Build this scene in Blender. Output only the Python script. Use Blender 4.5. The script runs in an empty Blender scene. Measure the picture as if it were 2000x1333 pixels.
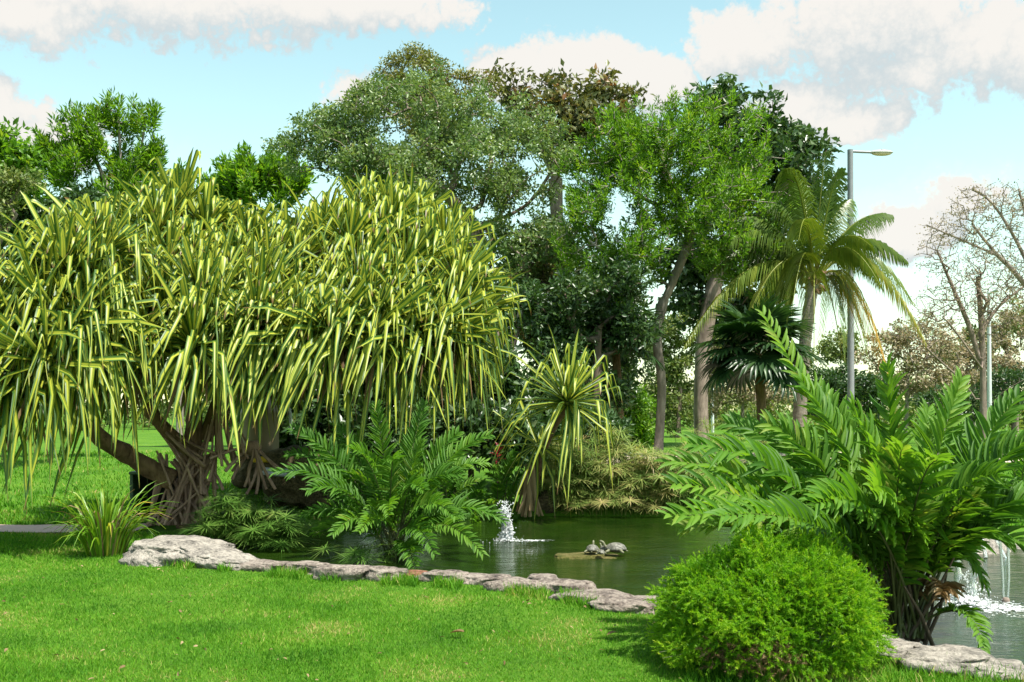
import bpy, math, random
import numpy as np
from mathutils import Vector, Matrix, noise
from mathutils.bvhtree import BVHTree

rng = np.random.default_rng(7)
random.seed(7)
SC = bpy.context.scene
COL = SC.collection
RAD = math.radians

# ------------------------------------------------------------------ camera
EYE = 1.6
cam_d = bpy.data.cameras.new('camera')
cam = bpy.data.objects.new('camera', cam_d)
COL.objects.link(cam)
cam.location = (0, 0, EYE)
cam.rotation_euler = (RAD(90), 0, 0)
cam_d.sensor_width = 36
cam_d.lens = 36
cam_d.shift_y = 0.0667
cam_d.clip_start = 0.05
cam_d.clip_end = 3000
SC.camera = cam

# ------------------------------------------------------------------ light
SUN = Vector((0.31, -0.29, 0.87)).normalized()
SUN_EL = math.asin(SUN.z)
SUN_ROT = math.atan2(SUN.x, SUN.y)
sun_d = bpy.data.lights.new('sun', 'SUN')
sun_d.energy = 3.7
sun_d.angle = RAD(0.9)
sun_d.color = (1.0, 0.95, 0.87)
sun = bpy.data.objects.new('sun', sun_d)
COL.objects.link(sun)
sun.rotation_euler = (-SUN).to_track_quat('-Z', 'Y').to_euler()
SC.view_settings.view_transform = 'Standard'
SC.view_settings.look = 'None'
SC.view_settings.gamma = 1
SC.view_settings.use_curve_mapping = False
SC.view_settings.exposure = 1.46
SKY_STRENGTH = 0.15
CLOUD = 0.340           # radiance of a sunlit cloud top before exposure


def world_sky():
    w = bpy.data.worlds.new('World')
    SC.world = w
    w.use_nodes = True
    nt = w.node_tree
    nt.nodes.clear()
    N, L = nt.nodes, nt.links

    def mth(op, a, b=None, c=None, clamp=False):
        n = N.new('ShaderNodeMath')
        n.operation = op
        n.use_clamp = clamp
        for i, v in enumerate((a, b, c)):
            if v is None:
                continue
            if isinstance(v, (int, float)):
                n.inputs[i].default_value = v
            else:
                L.new(v, n.inputs[i])
        return n.outputs[0]

    def smooth(v, a, b):
        n = N.new('ShaderNodeMapRange')
        n.interpolation_type = 'SMOOTHSTEP'
        L.new(v, n.inputs['Value'])
        n.inputs['From Min'].default_value = a
        n.inputs['From Max'].default_value = b
        return n.outputs[0]

    sky = N.new('ShaderNodeTexSky')
    sky.sky_type = 'NISHITA'
    sky.sun_disc = False
    sky.sun_elevation = SUN_EL
    sky.sun_rotation = SUN_ROT
    sky.air_density = 1.0
    sky.dust_density = 0.6
    sky.ozone_density = 1.6
    tint = N.new('ShaderNodeMix')
    tint.data_type = 'RGBA'
    tint.blend_type = 'MULTIPLY'
    tint.inputs[0].default_value = 1.0
    L.new(sky.outputs[0], tint.inputs[6])
    tint.inputs[7].default_value = (0.84, 0.85, 0.575, 1)
    bg = N.new('ShaderNodeBackground')
    L.new(tint.outputs[2], bg.inputs[0])
    bg.inputs[1].default_value = SKY_STRENGTH

    tc = N.new('ShaderNodeTexCoord')
    sep = N.new('ShaderNodeSeparateXYZ')
    L.new(tc.outputs['Generated'], sep.inputs[0])
    az = mth('ARCTAN2', sep.outputs[0], sep.outputs[1])
    el = mth('ARCSINE', sep.outputs[2])

    def noi(scale, detail, rough):
        n = N.new('ShaderNodeTexNoise')
        n.inputs['Scale'].default_value = scale
        n.inputs['Detail'].default_value = detail
        n.inputs['Roughness'].default_value = rough
        L.new(tc.outputs['Generated'], n.inputs['Vector'])
        return n.outputs[0]
    n1 = noi(9, 8, 0.56)
    n2 = noi(26, 7, 0.6)
    # cumulus all round the sky: azimuth, elevation, half widths (radians)
    C = []
    for px, py, rx, ry in ((-10, 225, 130, 84), (80, 265, 120, 52), (703, 178, 80, 54), (1010, 140, 120, 58),
                           (1120, 135, 140, 66), (1260, 165, 110, 52), (1475, 90, 140, 74), (1690, 50, 240, 112), (1930, 95, 230, 104), (1800, 130, 200, 60),
                           (1560, 205, 120, 45), (1680, 235, 110, 32), (1890, 385, 90, 60), (1790, 455, 110, 55),
                           (40, 30, 200, 70), (330, 0, 330, 82), (660, 0, 330, 66)):
        C.append((math.atan((px - 1000) / 2000), math.atan((800 - py) / 2000 * math.cos(math.atan((px - 1000) / 2000))), rx / 2000 * 1.15, ry / 2000 * 1.2))
    for a in (-2.8, -2.3, -1.75, -1.2, -0.8, 0.85, 1.3, 1.9, 2.4, 3.0):
        C.append((a, 0.3 + 0.35 * ((a * 7.3) % 1), 0.2, 0.08))
        C.append((a + 0.2, 0.6 + 0.4 * ((a * 3.1) % 1), 0.22, 0.09))

    def field(elv):
        f = None
        for a0, e0, ra, re in C:
            u = mth('MULTIPLY_ADD', az, 1 / ra, -a0 / ra)
            v = mth('MULTIPLY_ADD', elv, 1 / re, -e0 / re)
            q = mth('ADD', mth('MULTIPLY', u, u), mth('MULTIPLY', v, v))
            g = mth('SUBTRACT', 1.0, mth('POWER', q, 0.62))
            f = g if f is None else mth('SMOOTH_MAX', f, g, 0.18)
        return f
    f0 = field(el)
    f1 = field(mth('ADD', el, 0.035))
    bil = mth('ABSOLUTE', mth('MULTIPLY_ADD', n2, 2.0, -1.0))
    bil = mth('ADD', bil, mth('MULTIPLY', mth('ABSOLUTE', mth('MULTIPLY_ADD', noi(60, 5, 0.6), 2.0, -1.0)), 0.6))
    wob = mth('ADD', mth('MULTIPLY_ADD', n1, 2.3, -1.15), mth('MULTIPLY_ADD', bil, 1.15, -0.32))
    dens = mth('ADD', f0, wob)
    alpha = mth('MULTIPLY', smooth(dens, -0.04, 0.36), 0.97)
    # undersides and thick hollows are greyer than the tops
    under = mth('SUBTRACT', f1, f0)
    thick = smooth(dens, 0.1, 1.1)
    lit = mth('ADD', mth('MULTIPLY', under, -1.0), mth('ADD', mth('MULTIPLY_ADD', bil, 1.6, -0.42), mth('MULTIPLY_ADD', n1, 1.8, -0.9)))
    lit = mth('ADD', lit, mth('MULTIPLY', thick, -0.12))
    litn = smooth(lit, -0.7, 0.32)
    mix = N.new('ShaderNodeMix')
    mix.data_type = 'RGBA'
    L.new(litn, mix.inputs[0])
    mix.inputs[6].default_value = (0.43, 0.475, 0.49, 1)
    mix.inputs[7].default_value = (0.63, 0.605, 0.57, 1)
    bgc = N.new('ShaderNodeBackground')
    L.new(mix.outputs[2], bgc.inputs[0])
    bgc.inputs[1].default_value = CLOUD / 0.62
    up = smooth(sep.outputs[2], -0.02, 0.05)
    a2 = mth('MULTIPLY', alpha, up)
    # thin milky veil close to the horizon
    veil = mth('MULTIPLY', smooth(el, 0.36, -0.02), 0.36)
    a3 = mth('MAXIMUM', a2, mth('MULTIPLY', veil, up))
    msh = N.new('ShaderNodeMixShader')
    L.new(a3, msh.inputs[0])
    L.new(bg.outputs[0], msh.inputs[1])
    L.new(bgc.outputs[0], msh.inputs[2])
    out = N.new('ShaderNodeOutputWorld')
    L.new(msh.outputs[0], out.inputs[0])


world_sky()
SC.cycles.max_bounces = 8
SC.cycles.diffuse_bounces = 4
SC.cycles.transmission_bounces = 6
SC.cycles.transparent_max_bounces = 8
SC.cycles.use_denoising = False if not hasattr(SC.cycles, 'use_denoising') else True


# ------------------------------------------------------------------ helpers
def P(px, py, d):
    """a place in metres from its bearing and distance"""
    return np.array(((px - 1000) / 2000 * d, d, EYE + (800 - py) / 2000 * d))


def nrm(v):
    v = np.asarray(v, float)
    return v / np.maximum(np.linalg.norm(v, axis=-1, keepdims=True), 1e-9)


def sstep(a, b, x):
    t = np.clip((np.asarray(x, float) - a) / (b - a), 0, 1)
    return t * t * (3 - 2 * t)


class MB:
    """collects vertices, faces and leaf coordinates, then links ONE mesh object"""
    def __init__(self):
        self.V, self.F, self.LC, self.MI, self.n = [], [], [], [], 0

    def add(self, v, f, lc=None, mi=0):
        v = np.asarray(v, float).reshape(-1, 3)
        f = np.asarray(f, int)
        self.V.append(v)
        self.F.append(f + self.n)
        self.MI.append(np.full(len(f), mi, int))
        if lc is None:
            lc = np.zeros((len(v), 3))
        self.LC.append(np.broadcast_to(np.asarray(lc, float), (len(v), 3)))
        self.n += len(v)

    def inst(self, tv, tf, M, T, rnd, tuv, mi=0):
        """template (k,3) copied N times: M (N,3,3) columns = axes with scale, T (N,3)"""
        tv, tf = np.asarray(tv, float), np.asarray(tf, int)
        N, k = len(T), len(tv)
        if N == 0:
            return
        v = np.einsum('nij,kj->nki', M, tv) + np.asarray(T)[:, None, :]
        f = (tf[None] + (np.arange(N) * k)[:, None, None]).reshape(-1, tf.shape[1])
        lc = np.zeros((N, k, 3))
        lc[:, :, :2] = np.asarray(tuv)[None]
        lc[:, :, 2] = np.asarray(rnd)[:, None]
        self.add(v.reshape(-1, 3), f, lc.reshape(-1, 3), mi)

    def mesh(self, name, mats, off=(0, 0, 0), smooth=True):
        me = bpy.data.meshes.new(name)
        V = np.concatenate(self.V) - np.asarray(off, float)
        me.vertices.add(len(V))
        me.vertices.foreach_set('co', V.ravel())
        idx = np.concatenate([f.ravel() for f in self.F])
        sizes = np.concatenate([np.full(len(f), f.shape[1]) for f in self.F])
        me.loops.add(len(idx))
        me.loops.foreach_set('vertex_index', idx)
        me.polygons.add(len(sizes))
        me.polygons.foreach_set('loop_start', np.concatenate([[0], np.cumsum(sizes)[:-1]]))
        me.polygons.foreach_set('material_index', np.concatenate(self.MI))
        me.polygons.foreach_set('use_smooth', np.full(len(sizes), smooth))
        a = me.attributes.new('lc', 'FLOAT_VECTOR', 'POINT')
        a.data.foreach_set('vector', np.concatenate(self.LC).ravel())
        for m in (mats if isinstance(mats, (list, tuple)) else [mats]):
            me.materials.append(m)
        me.update(calc_edges=True)
        return me


ORG = {}


def thing(name, label, cat, loc, group=None):
    o = bpy.data.objects.new(name, None)
    o.empty_display_size = 0.2
    COL.objects.link(o)
    o.location = tuple(loc)
    o['label'] = label
    o['category'] = cat
    if group:
        o['group'] = group
    ORG[o.name] = np.asarray(loc, float)
    return o


def part(name, mb, mats, parent, kind=None, label=None, smooth=True):
    off = ORG[parent.name]
    me = mb.mesh(name, mats, off, smooth)
    o = bpy.data.objects.new(name, me)
    COL.objects.link(o)
    o.parent = parent
    ORG[o.name] = off
    if kind:
        o['kind'] = kind
    if label:
        o['label'] = label
    return o


def single(name, mb, mats, label=None, cat=None, loc=(0, 0, 0), kind=None, group=None, smooth=True):
    me = mb.mesh(name, mats, loc, smooth)
    o = bpy.data.objects.new(name, me)
    COL.objects.link(o)
    o.location = tuple(loc)
    ORG[o.name] = np.asarray(loc, float)
    for k, v in (('label', label), ('category', cat), ('kind', kind), ('group', group)):
        if v:
            o[k] = v
    return o


def place(name, me, M, T, parent):
    """shared mesh placed by a 3x3 (with scale) and a point, under its parent"""
    o = bpy.data.objects.new(name, me)
    COL.objects.link(o)
    o.parent = parent
    T = np.asarray(T) - ORG[parent.name]
    o.matrix_local = Matrix(((*M[0], T[0]), (*M[1], T[1]), (*M[2], T[2]), (0, 0, 0, 1)))
    return o


def frames(d, ref=(0.0, 0.0, 1.0)):
    """for directions (N,3): side, dir, normal"""
    d = nrm(d)
    ref = np.broadcast_to(np.asarray(ref, float), d.shape)
    s = np.cross(d, ref)
    bad = np.linalg.norm(s, axis=1) < 1e-3
    s[bad] = np.array((1.0, 0, 0))
    s = nrm(s)
    return s, d, np.cross(s, d)


def tube(mb, pts, rad, sides=8, mi=0, lump=0.0, seed=0, cap=True, rnd=0.5):
    pts = np.asarray(pts, float)
    n = len(pts)
    rad = np.broadcast_to(np.asarray(rad, float), (n,))
    t = np.gradient(pts, axis=0) if n > 2 else np.repeat((pts[1] - pts[0])[None], n, 0)
    t = nrm(t)
    ref = np.array((0.0, 0, 1)) if abs(t[0][2]) < 0.8 else np.array((0.0, 1, 0))
    rings = []
    for i in range(n):
        s = nrm(np.cross(t[i], ref))
        b = np.cross(s, t[i])
        ref = -np.cross(s, t[i]) * -1
        a = np.arange(sides) * 2 * math.pi / sides
        r = rad[i] * np.ones(sides)
        if lump:
            for k in range(sides):
                r[k] *= 1 + lump * noise.noise((math.cos(a[k]) * 1.3 + seed, math.sin(a[k]) * 1.3, i * 0.45 + seed * 3))
        rings.append(pts[i] + r[:, None] * (np.cos(a)[:, None] * s + np.sin(a)[:, None] * b))
    v = np.concatenate(rings)
    k = np.arange(sides)
    f = []
    for i in range(n - 1):
        f.append(np.stack([i * sides + k, i * sides + (k + 1) % sides, (i + 1) * sides + (k + 1) % sides, (i + 1) * sides + k], 1))
    vv = np.repeat(np.linspace(0, 1, n), sides)
    lc = np.stack([np.tile(k / sides, n), vv, np.full(n * sides, rnd)], 1)
    mb.add(v, np.concatenate(f), lc, mi)
    if cap:
        c = len(v)
        mb.add(np.concatenate([rings[0], pts[:1]]), np.stack([(k + 1) % sides, k, np.full(sides, sides)], 1), (0, 0, rnd), mi)
        mb.add(np.concatenate([rings[-1], pts[-1:]]), np.stack([k, (k + 1) % sides, np.full(sides, sides)], 1), (0, 1, rnd), mi)


def box(mb, c, s, mi=0, bev=0.0):
    c, s = np.asarray(c, float), np.asarray(s, float) / 2
    b = min(bev, s.min() * 0.9)
    if b <= 0:
        g = np.array([(x, y, z) for z in (-1, 1) for y in (-1, 1) for x in (-1, 1)], float)
        mb.add(c + g * s, [(0, 2, 3, 1), (4, 5, 7, 6), (0, 1, 5, 4), (2, 6, 7, 3), (0, 4, 6, 2), (1, 3, 7, 5)], None, mi)
        return
    import bmesh
    bm = bmesh.new()
    bmesh.ops.create_cube(bm, size=1)
    for v in bm.verts:
        v.co = Vector((v.co.x * s[0] * 2, v.co.y * s[1] * 2, v.co.z * s[2] * 2))
    bmesh.ops.bevel(bm, geom=bm.edges[:], offset=b, segments=2, affect='EDGES', profile=0.6)
    bmesh.ops.triangulate(bm, faces=bm.faces[:])
    mb.add(np.array([v.co for v in bm.verts]) + c, [[v.index for v in f.verts] for f in bm.faces], None, mi)
    bm.free()


def bez(a, c, b, n):
    t = np.linspace(0, 1, n)[:, None]
    return (1 - t) ** 2 * np.asarray(a) + 2 * t * (1 - t) * np.asarray(c) + t * t * np.asarray(b)


def ico(sub):
    import bmesh
    bm = bmesh.new()
    bmesh.ops.create_icosphere(bm, subdivisions=sub, radius=1)
    v = np.array([x.co[:] for x in bm.verts])
    f = np.array([[x.index for x in q.verts] for q in bm.faces])
    bm.free()
    return v, f


ICO = {k: ico(k) for k in (1, 2, 3, 4, 5)}


# ------------------------------------------------------------------ materials
def new_mat(name):
    m = bpy.data.materials.new(name)
    m.use_nodes = True
    nt = m.node_tree
    b = nt.nodes['Principled BSDF']
    return m, nt, b


def ramp(nt, src, stops):
    r = nt.nodes.new('ShaderNodeValToRGB')
    e = r.color_ramp.elements
    while len(e) < len(stops):
        e.new(0.5)
    for x, (p, c) in zip(e, stops):
        x.position = p
        x.color = (*c, 1)
    if src is not None:
        nt.links.new(src, r.inputs[0])
    return r


def tnoise(nt, scale, detail=4, rough=0.55, vec=None, obj=True):
    n = nt.nodes.new('ShaderNodeTexNoise')
    n.inputs['Scale'].default_value = scale
    n.inputs['Detail'].default_value = detail
    n.inputs['Roughness'].default_value = rough
    if vec is None:
        g = nt.nodes.new('ShaderNodeNewGeometry')
        vec = g.outputs['Position']
    nt.links.new(vec, n.inputs['Vector'])
    return n.outputs[0]


def bump(nt, b, h, strength, dist=0.02):
    n = nt.nodes.new('ShaderNodeBump')
    n.inputs['Strength'].default_value = strength
    n.inputs['Distance'].default_value = dist
    nt.links.new(h, n.inputs['Height'])
    nt.links.new(n.outputs[0], b.inputs['Normal'])


def math_node(nt, op, a, b=None, c=None, clamp=False):
    n = nt.nodes.new('ShaderNodeMath')
    n.operation = op
    n.use_clamp = clamp
    for i, v in enumerate((a, b, c)):
        if v is None:
            continue
        if isinstance(v, (int, float)):
            n.inputs[i].default_value = v
        else:
            nt.links.new(v, n.inputs[i])
    return n.outputs[0]


def leaf_mat(name, stops, trans=0.32, tcol=(1.5, 1.35, 0.5), rough=0.45, spec=0.35, objrnd=False, patch=0.0):
    m, nt, b = new_mat(name)
    at = nt.nodes.new('ShaderNodeAttribute')
    at.attribute_name = 'lc'
    sp = nt.nodes.new('ShaderNodeSeparateXYZ')
    nt.links.new(at.outputs['Vector'], sp.inputs[0])
    val = sp.outputs[2]
    if objrnd:
        oi = nt.nodes.new('ShaderNodeObjectInfo')
        val = math_node(nt, 'ADD', math_node(nt, 'MULTIPLY', val, 0.5), math_node(nt, 'MULTIPLY', oi.outputs['Random'], 0.5))
    if patch:
        val = math_node(nt, 'MULTIPLY_ADD', math_node(nt, 'SUBTRACT', tnoise(nt, 1.1, 3), 0.5), patch, val)
    r = ramp(nt, val, stops)
    nt.links.new(r.outputs[0], b.inputs['Base Color'])
    b.inputs['Roughness'].default_value = rough
    b.inputs['Specular IOR Level'].default_value = spec
    tr = nt.nodes.new('ShaderNodeBsdfTranslucent')
    mc = nt.nodes.new('ShaderNodeMix')
    mc.data_type = 'RGBA'
    mc.blend_type = 'MULTIPLY'
    mc.inputs[0].default_value = 1
    nt.links.new(r.outputs[0], mc.inputs[6])
    mc.inputs[7].default_value = (*tcol, 1)
    nt.links.new(mc.outputs[2], tr.inputs[0])
    ms = nt.nodes.new('ShaderNodeMixShader')
    ms.inputs[0].default_value = trans
    nt.links.new(b.outputs[0], ms.inputs[1])
    nt.links.new(tr.outputs[0], ms.inputs[2])
    nt.links.new(ms.outputs[0], nt.nodes['Material Output'].inputs[0])
    return m


def bark_mat(name, c1, c2, scale=6.0, strength=0.7, rough=0.9, stretch=0.25):
    m, nt, b = new_mat(name)
    g = nt.nodes.new('ShaderNodeNewGeometry')
    mp = nt.nodes.new('ShaderNodeMapping')
    mp.inputs['Scale'].default_value = (1, 1, stretch)
    nt.links.new(g.outputs['Position'], mp.inputs[0])
    n = tnoise(nt, scale, 6, 0.65, mp.outputs[0])
    n2 = tnoise(nt, scale * 0.3, 3, 0.6)
    r = ramp(nt, math_node(nt, 'ADD', math_node(nt, 'MULTIPLY', n, 0.6), math_node(nt, 'MULTIPLY', n2, 0.4)), [(0.33, c1), (0.66, c2)])
    nt.links.new(r.outputs[0], b.inputs['Base Color'])
    b.inputs['Roughness'].default_value = rough
    b.inputs['Specular IOR Level'].default_value = 0.2
    bump(nt, b, n, strength, 0.03)
    return m


def plain_mat(name, c, rough=0.5, metal=0.0, vary=0.12, scale=9.0, bmp=0.0):
    m, nt, b = new_mat(name)
    n = tnoise(nt, scale, 5, 0.6)
    lo = tuple(x * (1 - vary) for x in c)
    hi = tuple(min(1, x * (1 + vary)) for x in c)
    r = ramp(nt, n, [(0.3, lo), (0.7, hi)])
    nt.links.new(r.outputs[0], b.inputs['Base Color'])
    b.inputs['Roughness'].default_value = rough
    b.inputs['Metallic'].default_value = metal
    if bmp:
        bump(nt, b, n, bmp)
    return m


MAT = {}
MAT['pandanus'] = None


def pandanus_mat():
    m, nt, b = new_mat('variegated_leaf')
    at = nt.nodes.new('ShaderNodeAttribute')
    at.attribute_name = 'lc'
    sp = nt.nodes.new('ShaderNodeSeparateXYZ')
    nt.links.new(at.outputs['Vector'], sp.inputs[0])
    u = math_node(nt, 'ABSOLUTE', sp.outputs[0])
    # fine lengthwise striping
    cb = nt.nodes.new('ShaderNodeCombineXYZ')
    nt.links.new(math_node(nt, 'MULTIPLY', sp.outputs[0], 5.0), cb.inputs[0])
    nt.links.new(math_node(nt, 'MULTIPLY', sp.outputs[2], 37.0), cb.inputs[1])
    nt.links.new(math_node(nt, 'MULTIPLY', sp.outputs[1], 0.7), cb.inputs[2])
    st = tnoise(nt, 1.0, 2, 0.5, cb.outputs[0])
    val = math_node(nt, 'ADD', u, math_node(nt, 'MULTIPLY_ADD', st, 0.5, -0.25))
    val = math_node(nt, 'ADD', val, math_node(nt, 'MULTIPLY_ADD', sp.outputs[2], 0.4, -0.2))
    r = ramp(nt, val, [(0.0, (0.24, 0.31, 0.035)), (0.13, (0.46, 0.47, 0.055)), (0.38, (0.41, 0.44, 0.045)), (0.52, (0.115, 0.20, 0.028)), (1.0, (0.045, 0.115, 0.020))])
    # old tips brown
    tip = ramp(nt, math_node(nt, 'ADD', sp.outputs[1], math_node(nt, 'MULTIPLY_ADD', sp.outputs[2], 0.12, -0.06)), [(0.94, (0, 0, 0)), (1.0, (1, 1, 1))])
    mx = nt.nodes.new('ShaderNodeMix')
    mx.data_type = 'RGBA'
    nt.links.new(tip.outputs[0], mx.inputs[0])
    nt.links.new(r.outputs[0], mx.inputs[6])
    mx.inputs[7].default_value = (0.16, 0.09, 0.03, 1)
    nt.links.new(mx.outputs[2], b.inputs['Base Color'])
    b.inputs['Roughness'].default_value = 0.42
    b.inputs['Specular IOR Level'].default_value = 0.4
    tr = nt.nodes.new('ShaderNodeBsdfTranslucent')
    nt.links.new(mx.outputs[2], tr.inputs[0])
    ms = nt.nodes.new('ShaderNodeMixShader')
    ms.inputs[0].default_value = 0.34
    nt.links.new(b.outputs[0], ms.inputs[1])
    nt.links.new(tr.outputs[0], ms.inputs[2])
    nt.links.new(ms.outputs[0], nt.nodes['Material Output'].inputs[0])
    return m


def limestone(name, a, bb, c, dark=(0.07, 0.065, 0.06)):
    m, nt, b = new_mat(name)
    g = nt.nodes.new('ShaderNodeNewGeometry')
    n1 = tnoise(nt, 5.5, 9, 0.72)
    n2 = tnoise(nt, 26, 8, 0.7)
    r = ramp(nt, math_node(nt, 'ADD', math_node(nt, 'MULTIPLY', n1, 0.55), math_node(nt, 'MULTIPLY', n2, 0.45)),
             [(0.36, dark), (0.45, a), (0.53, bb), (0.66, c)])
    nt.links.new(r.outputs[0], b.inputs['Base Color'])
    b.inputs['Roughness'].default_value = 0.92
    b.inputs['Specular IOR Level'].default_value = 0.2
    vo = nt.nodes.new('ShaderNodeTexVoronoi')
    vo.inputs['Scale'].default_value = 38
    nt.links.new(g.outputs['Position'], vo.inputs['Vector'])
    h = math_node(nt, 'ADD', n2, math_node(nt, 'MULTIPLY', vo.outputs[0], 0.45))
    bump(nt, b, h, 0.9, 0.03)
    return m


def water_mat():
    m, nt, b = new_mat('pond_water')
    g = nt.nodes.new('ShaderNodeNewGeometry')
    mp = nt.nodes.new('ShaderNodeMapping')
    mp.inputs['Scale'].default_value = (1.0, 2.0, 1)
    nt.links.new(g.outputs['Position'], mp.inputs[0])
    n1 = tnoise(nt, 8.0, 5, 0.55, mp.outputs[0])
    n2 = tnoise(nt, 1.4, 2, 0.5, mp.outputs[0])
    n3 = tnoise(nt, 0.9, 4, 0.6)
    # murky green with weed showing near the surface here and there
    r = ramp(nt, n3, [(0.35, (0.006, 0.017, 0.002)), (0.62, (0.013, 0.032, 0.003)), (0.75, (0.030, 0.046, 0.004))])
    nt.links.new(r.outputs[0], b.inputs['Base Color'])
    b.inputs['Roughness'].default_value = 0.04
    b.inputs['IOR'].default_value = 1.33
    b.inputs['Specular IOR Level'].default_value = 0.5
    h = math_node(nt, 'ADD', math_node(nt, 'MULTIPLY', n1, 0.5), n2)
    bump(nt, b, h, 0.42, 0.05)
    return m


def ground_mat():
    m, nt, b = new_mat('lawn_soil')
    n1 = tnoise(nt, 0.8, 6, 0.6)
    n2 = tnoise(nt, 24, 6, 0.7)
    v = math_node(nt, 'ADD', math_node(nt, 'MULTIPLY', n1, 0.45), math_node(nt, 'MULTIPLY', n2, 0.55))
    r = ramp(nt, v, [(0.30, (0.022, 0.055, 0.008)), (0.48, (0.060, 0.150, 0.012)), (0.62, (0.10, 0.19, 0.018)), (0.78, (0.16, 0.17, 0.05))])
    nt.links.new(r.outputs[0], b.inputs['Base Color'])
    b.inputs['Roughness'].default_value = 0.95
    b.inputs['Specular IOR Level'].default_value = 0.1
    bump(nt, b, n2, 0.8, 0.04)
    return m


MAT['pandanus'] = pandanus_mat()
MAT['limestone'] = limestone('limestone', (0.17, 0.155, 0.135), (0.31, 0.28, 0.24), (0.42, 0.385, 0.335), (0.05, 0.045, 0.04))
MAT['limestone_warm'] = limestone('weathered_limestone', (0.13, 0.105, 0.09), (0.26, 0.22, 0.185), (0.38, 0.33, 0.285), (0.035, 0.03, 0.027))
MAT['redstone'] = limestone('rusty_stone', (0.16, 0.07, 0.04), (0.25, 0.12, 0.08), (0.35, 0.2, 0.14), (0.05, 0.03, 0.02))
MAT['darkrock'] = limestone('mossy_rock', (0.06, 0.05, 0.025), (0.12, 0.095, 0.05), (0.19, 0.15, 0.09), (0.02, 0.018, 0.01))
MAT['algae'] = limestone('algae_rock', (0.055, 0.06, 0.010), (0.11, 0.095, 0.03), (0.22, 0.17, 0.09), (0.02, 0.025, 0.004))
MAT['water'] = water_mat()
MAT['ground'] = ground_mat()
MAT['grass'] = leaf_mat('grass_blade', [(0.0, (0.038, 0.135, 0.008)), (0.40, (0.082, 0.235, 0.011)), (0.8, (0.15, 0.30, 0.024)), (0.93, (0.26, 0.33, 0.06)), (1.0, (0.40, 0.34, 0.13))], 0.36, (1.25, 1.3, 0.5), 0.6, 0.15, patch=2.0)
MAT['fern'] = leaf_mat('fern_leaflet', [(0.0, (0.035, 0.105, 0.014)), (0.5, (0.080, 0.200, 0.020)), (0.82, (0.15, 0.28, 0.03)), (0.95, (0.27, 0.31, 0.06)), (1.0, (0.38, 0.26, 0.07))], 0.44, (1.4, 1.4, 0.5), 0.52, 0.25, objrnd=True)
MAT['fern_stalk'] = plain_mat('fern_stalk', (0.07, 0.085, 0.025), 0.5, 0, 0.4, 6)
MAT['asparagus'] = leaf_mat('needle', [(0.0, (0.05, 0.17, 0.010)), (0.42, (0.14, 0.32, 0.012)), (0.8, (0.27, 0.43, 0.016)), (1.0, (0.42, 0.48, 0.04))], 0.46, (1.3, 1.4, 0.5), 0.5, 0.25)
MAT['dry'] = leaf_mat('dry_leaf', [(0.0, (0.08, 0.05, 0.02)), (0.5, (0.18, 0.12, 0.055)), (1.0, (0.34, 0.25, 0.14))], 0.2, (1.1, 1.0, 0.7), 0.7, 0.2)
MAT['cyperus'] = leaf_mat('sedge_blade', [(0.0, (0.08, 0.16, 0.03)), (0.45, (0.19, 0.27, 0.065)), (0.75, (0.35, 0.33, 0.12)), (1.0, (0.50, 0.37, 0.20))], 0.38, (1.3, 1.3, 0.6), 0.45, 0.35, objrnd=True)
MAT['cyperus_green'] = leaf_mat('green_sedge_blade', [(0.0, (0.05, 0.13, 0.016)), (0.5, (0.11, 0.22, 0.035)), (0.9, (0.22, 0.30, 0.07)), (1.0, (0.42, 0.34, 0.15))], 0.38, (1.3, 1.3, 0.6), 0.45, 0.35, objrnd=True)
MAT['lily'] = leaf_mat('strap_leaf', [(0.0, (0.06, 0.15, 0.012)), (0.55, (0.13, 0.27, 0.018)), (0.88, (0.27, 0.34, 0.03)), (1.0, (0.5, 0.38, 0.05))], 0.36, (1.3, 1.3, 0.5), 0.4, 0.4)
MAT['bark'] = bark_mat('grey_bark', (0.10, 0.075, 0.06), (0.30, 0.24, 0.20), 9)
MAT['bark_pale'] = bark_mat('pale_bark', (0.10, 0.08, 0.065), (0.36, 0.31, 0.27), 9, 1.0)
MAT['bark_dark'] = bark_mat('dark_bark', (0.055, 0.04, 0.03), (0.16, 0.12, 0.09), 9)
MAT['root'] = bark_mat('prop_root_bark', (0.17, 0.10, 0.075), (0.42, 0.28, 0.22), 12, 0.5)
MAT['pandan_bark'] = bark_mat('scarred_bark', (0.075, 0.045, 0.028), (0.26, 0.165, 0.10), 16, 1.0)
MAT['palm_bark'] = bark_mat('palm_bark', (0.15, 0.12, 0.10), (0.36, 0.30, 0.25), 7, 0.8, 0.9, 2.5)
MAT['fibre'] = bark_mat('palm_fibre', (0.06, 0.035, 0.02), (0.24, 0.15, 0.09), 18, 1.0)
MAT['coconut'] = leaf_mat('palm_leaflet', [(0.0, (0.035, 0.085, 0.012)), (0.45, (0.09, 0.15, 0.018)), (0.75, (0.23, 0.26, 0.03)), (0.9, (0.38, 0.26, 0.03)), (1.0, (0.46, 0.24, 0.03))], 0.33, (1.3, 1.2, 0.5), 0.38, 0.45)
MAT['fan'] = leaf_mat('fan_leaf', [(0.0, (0.010, 0.030, 0.010)), (0.5, (0.022, 0.058, 0.016)), (1.0, (0.06, 0.12, 0.03))], 0.25, (1.3, 1.4, 0.6), 0.38, 0.45)
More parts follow.
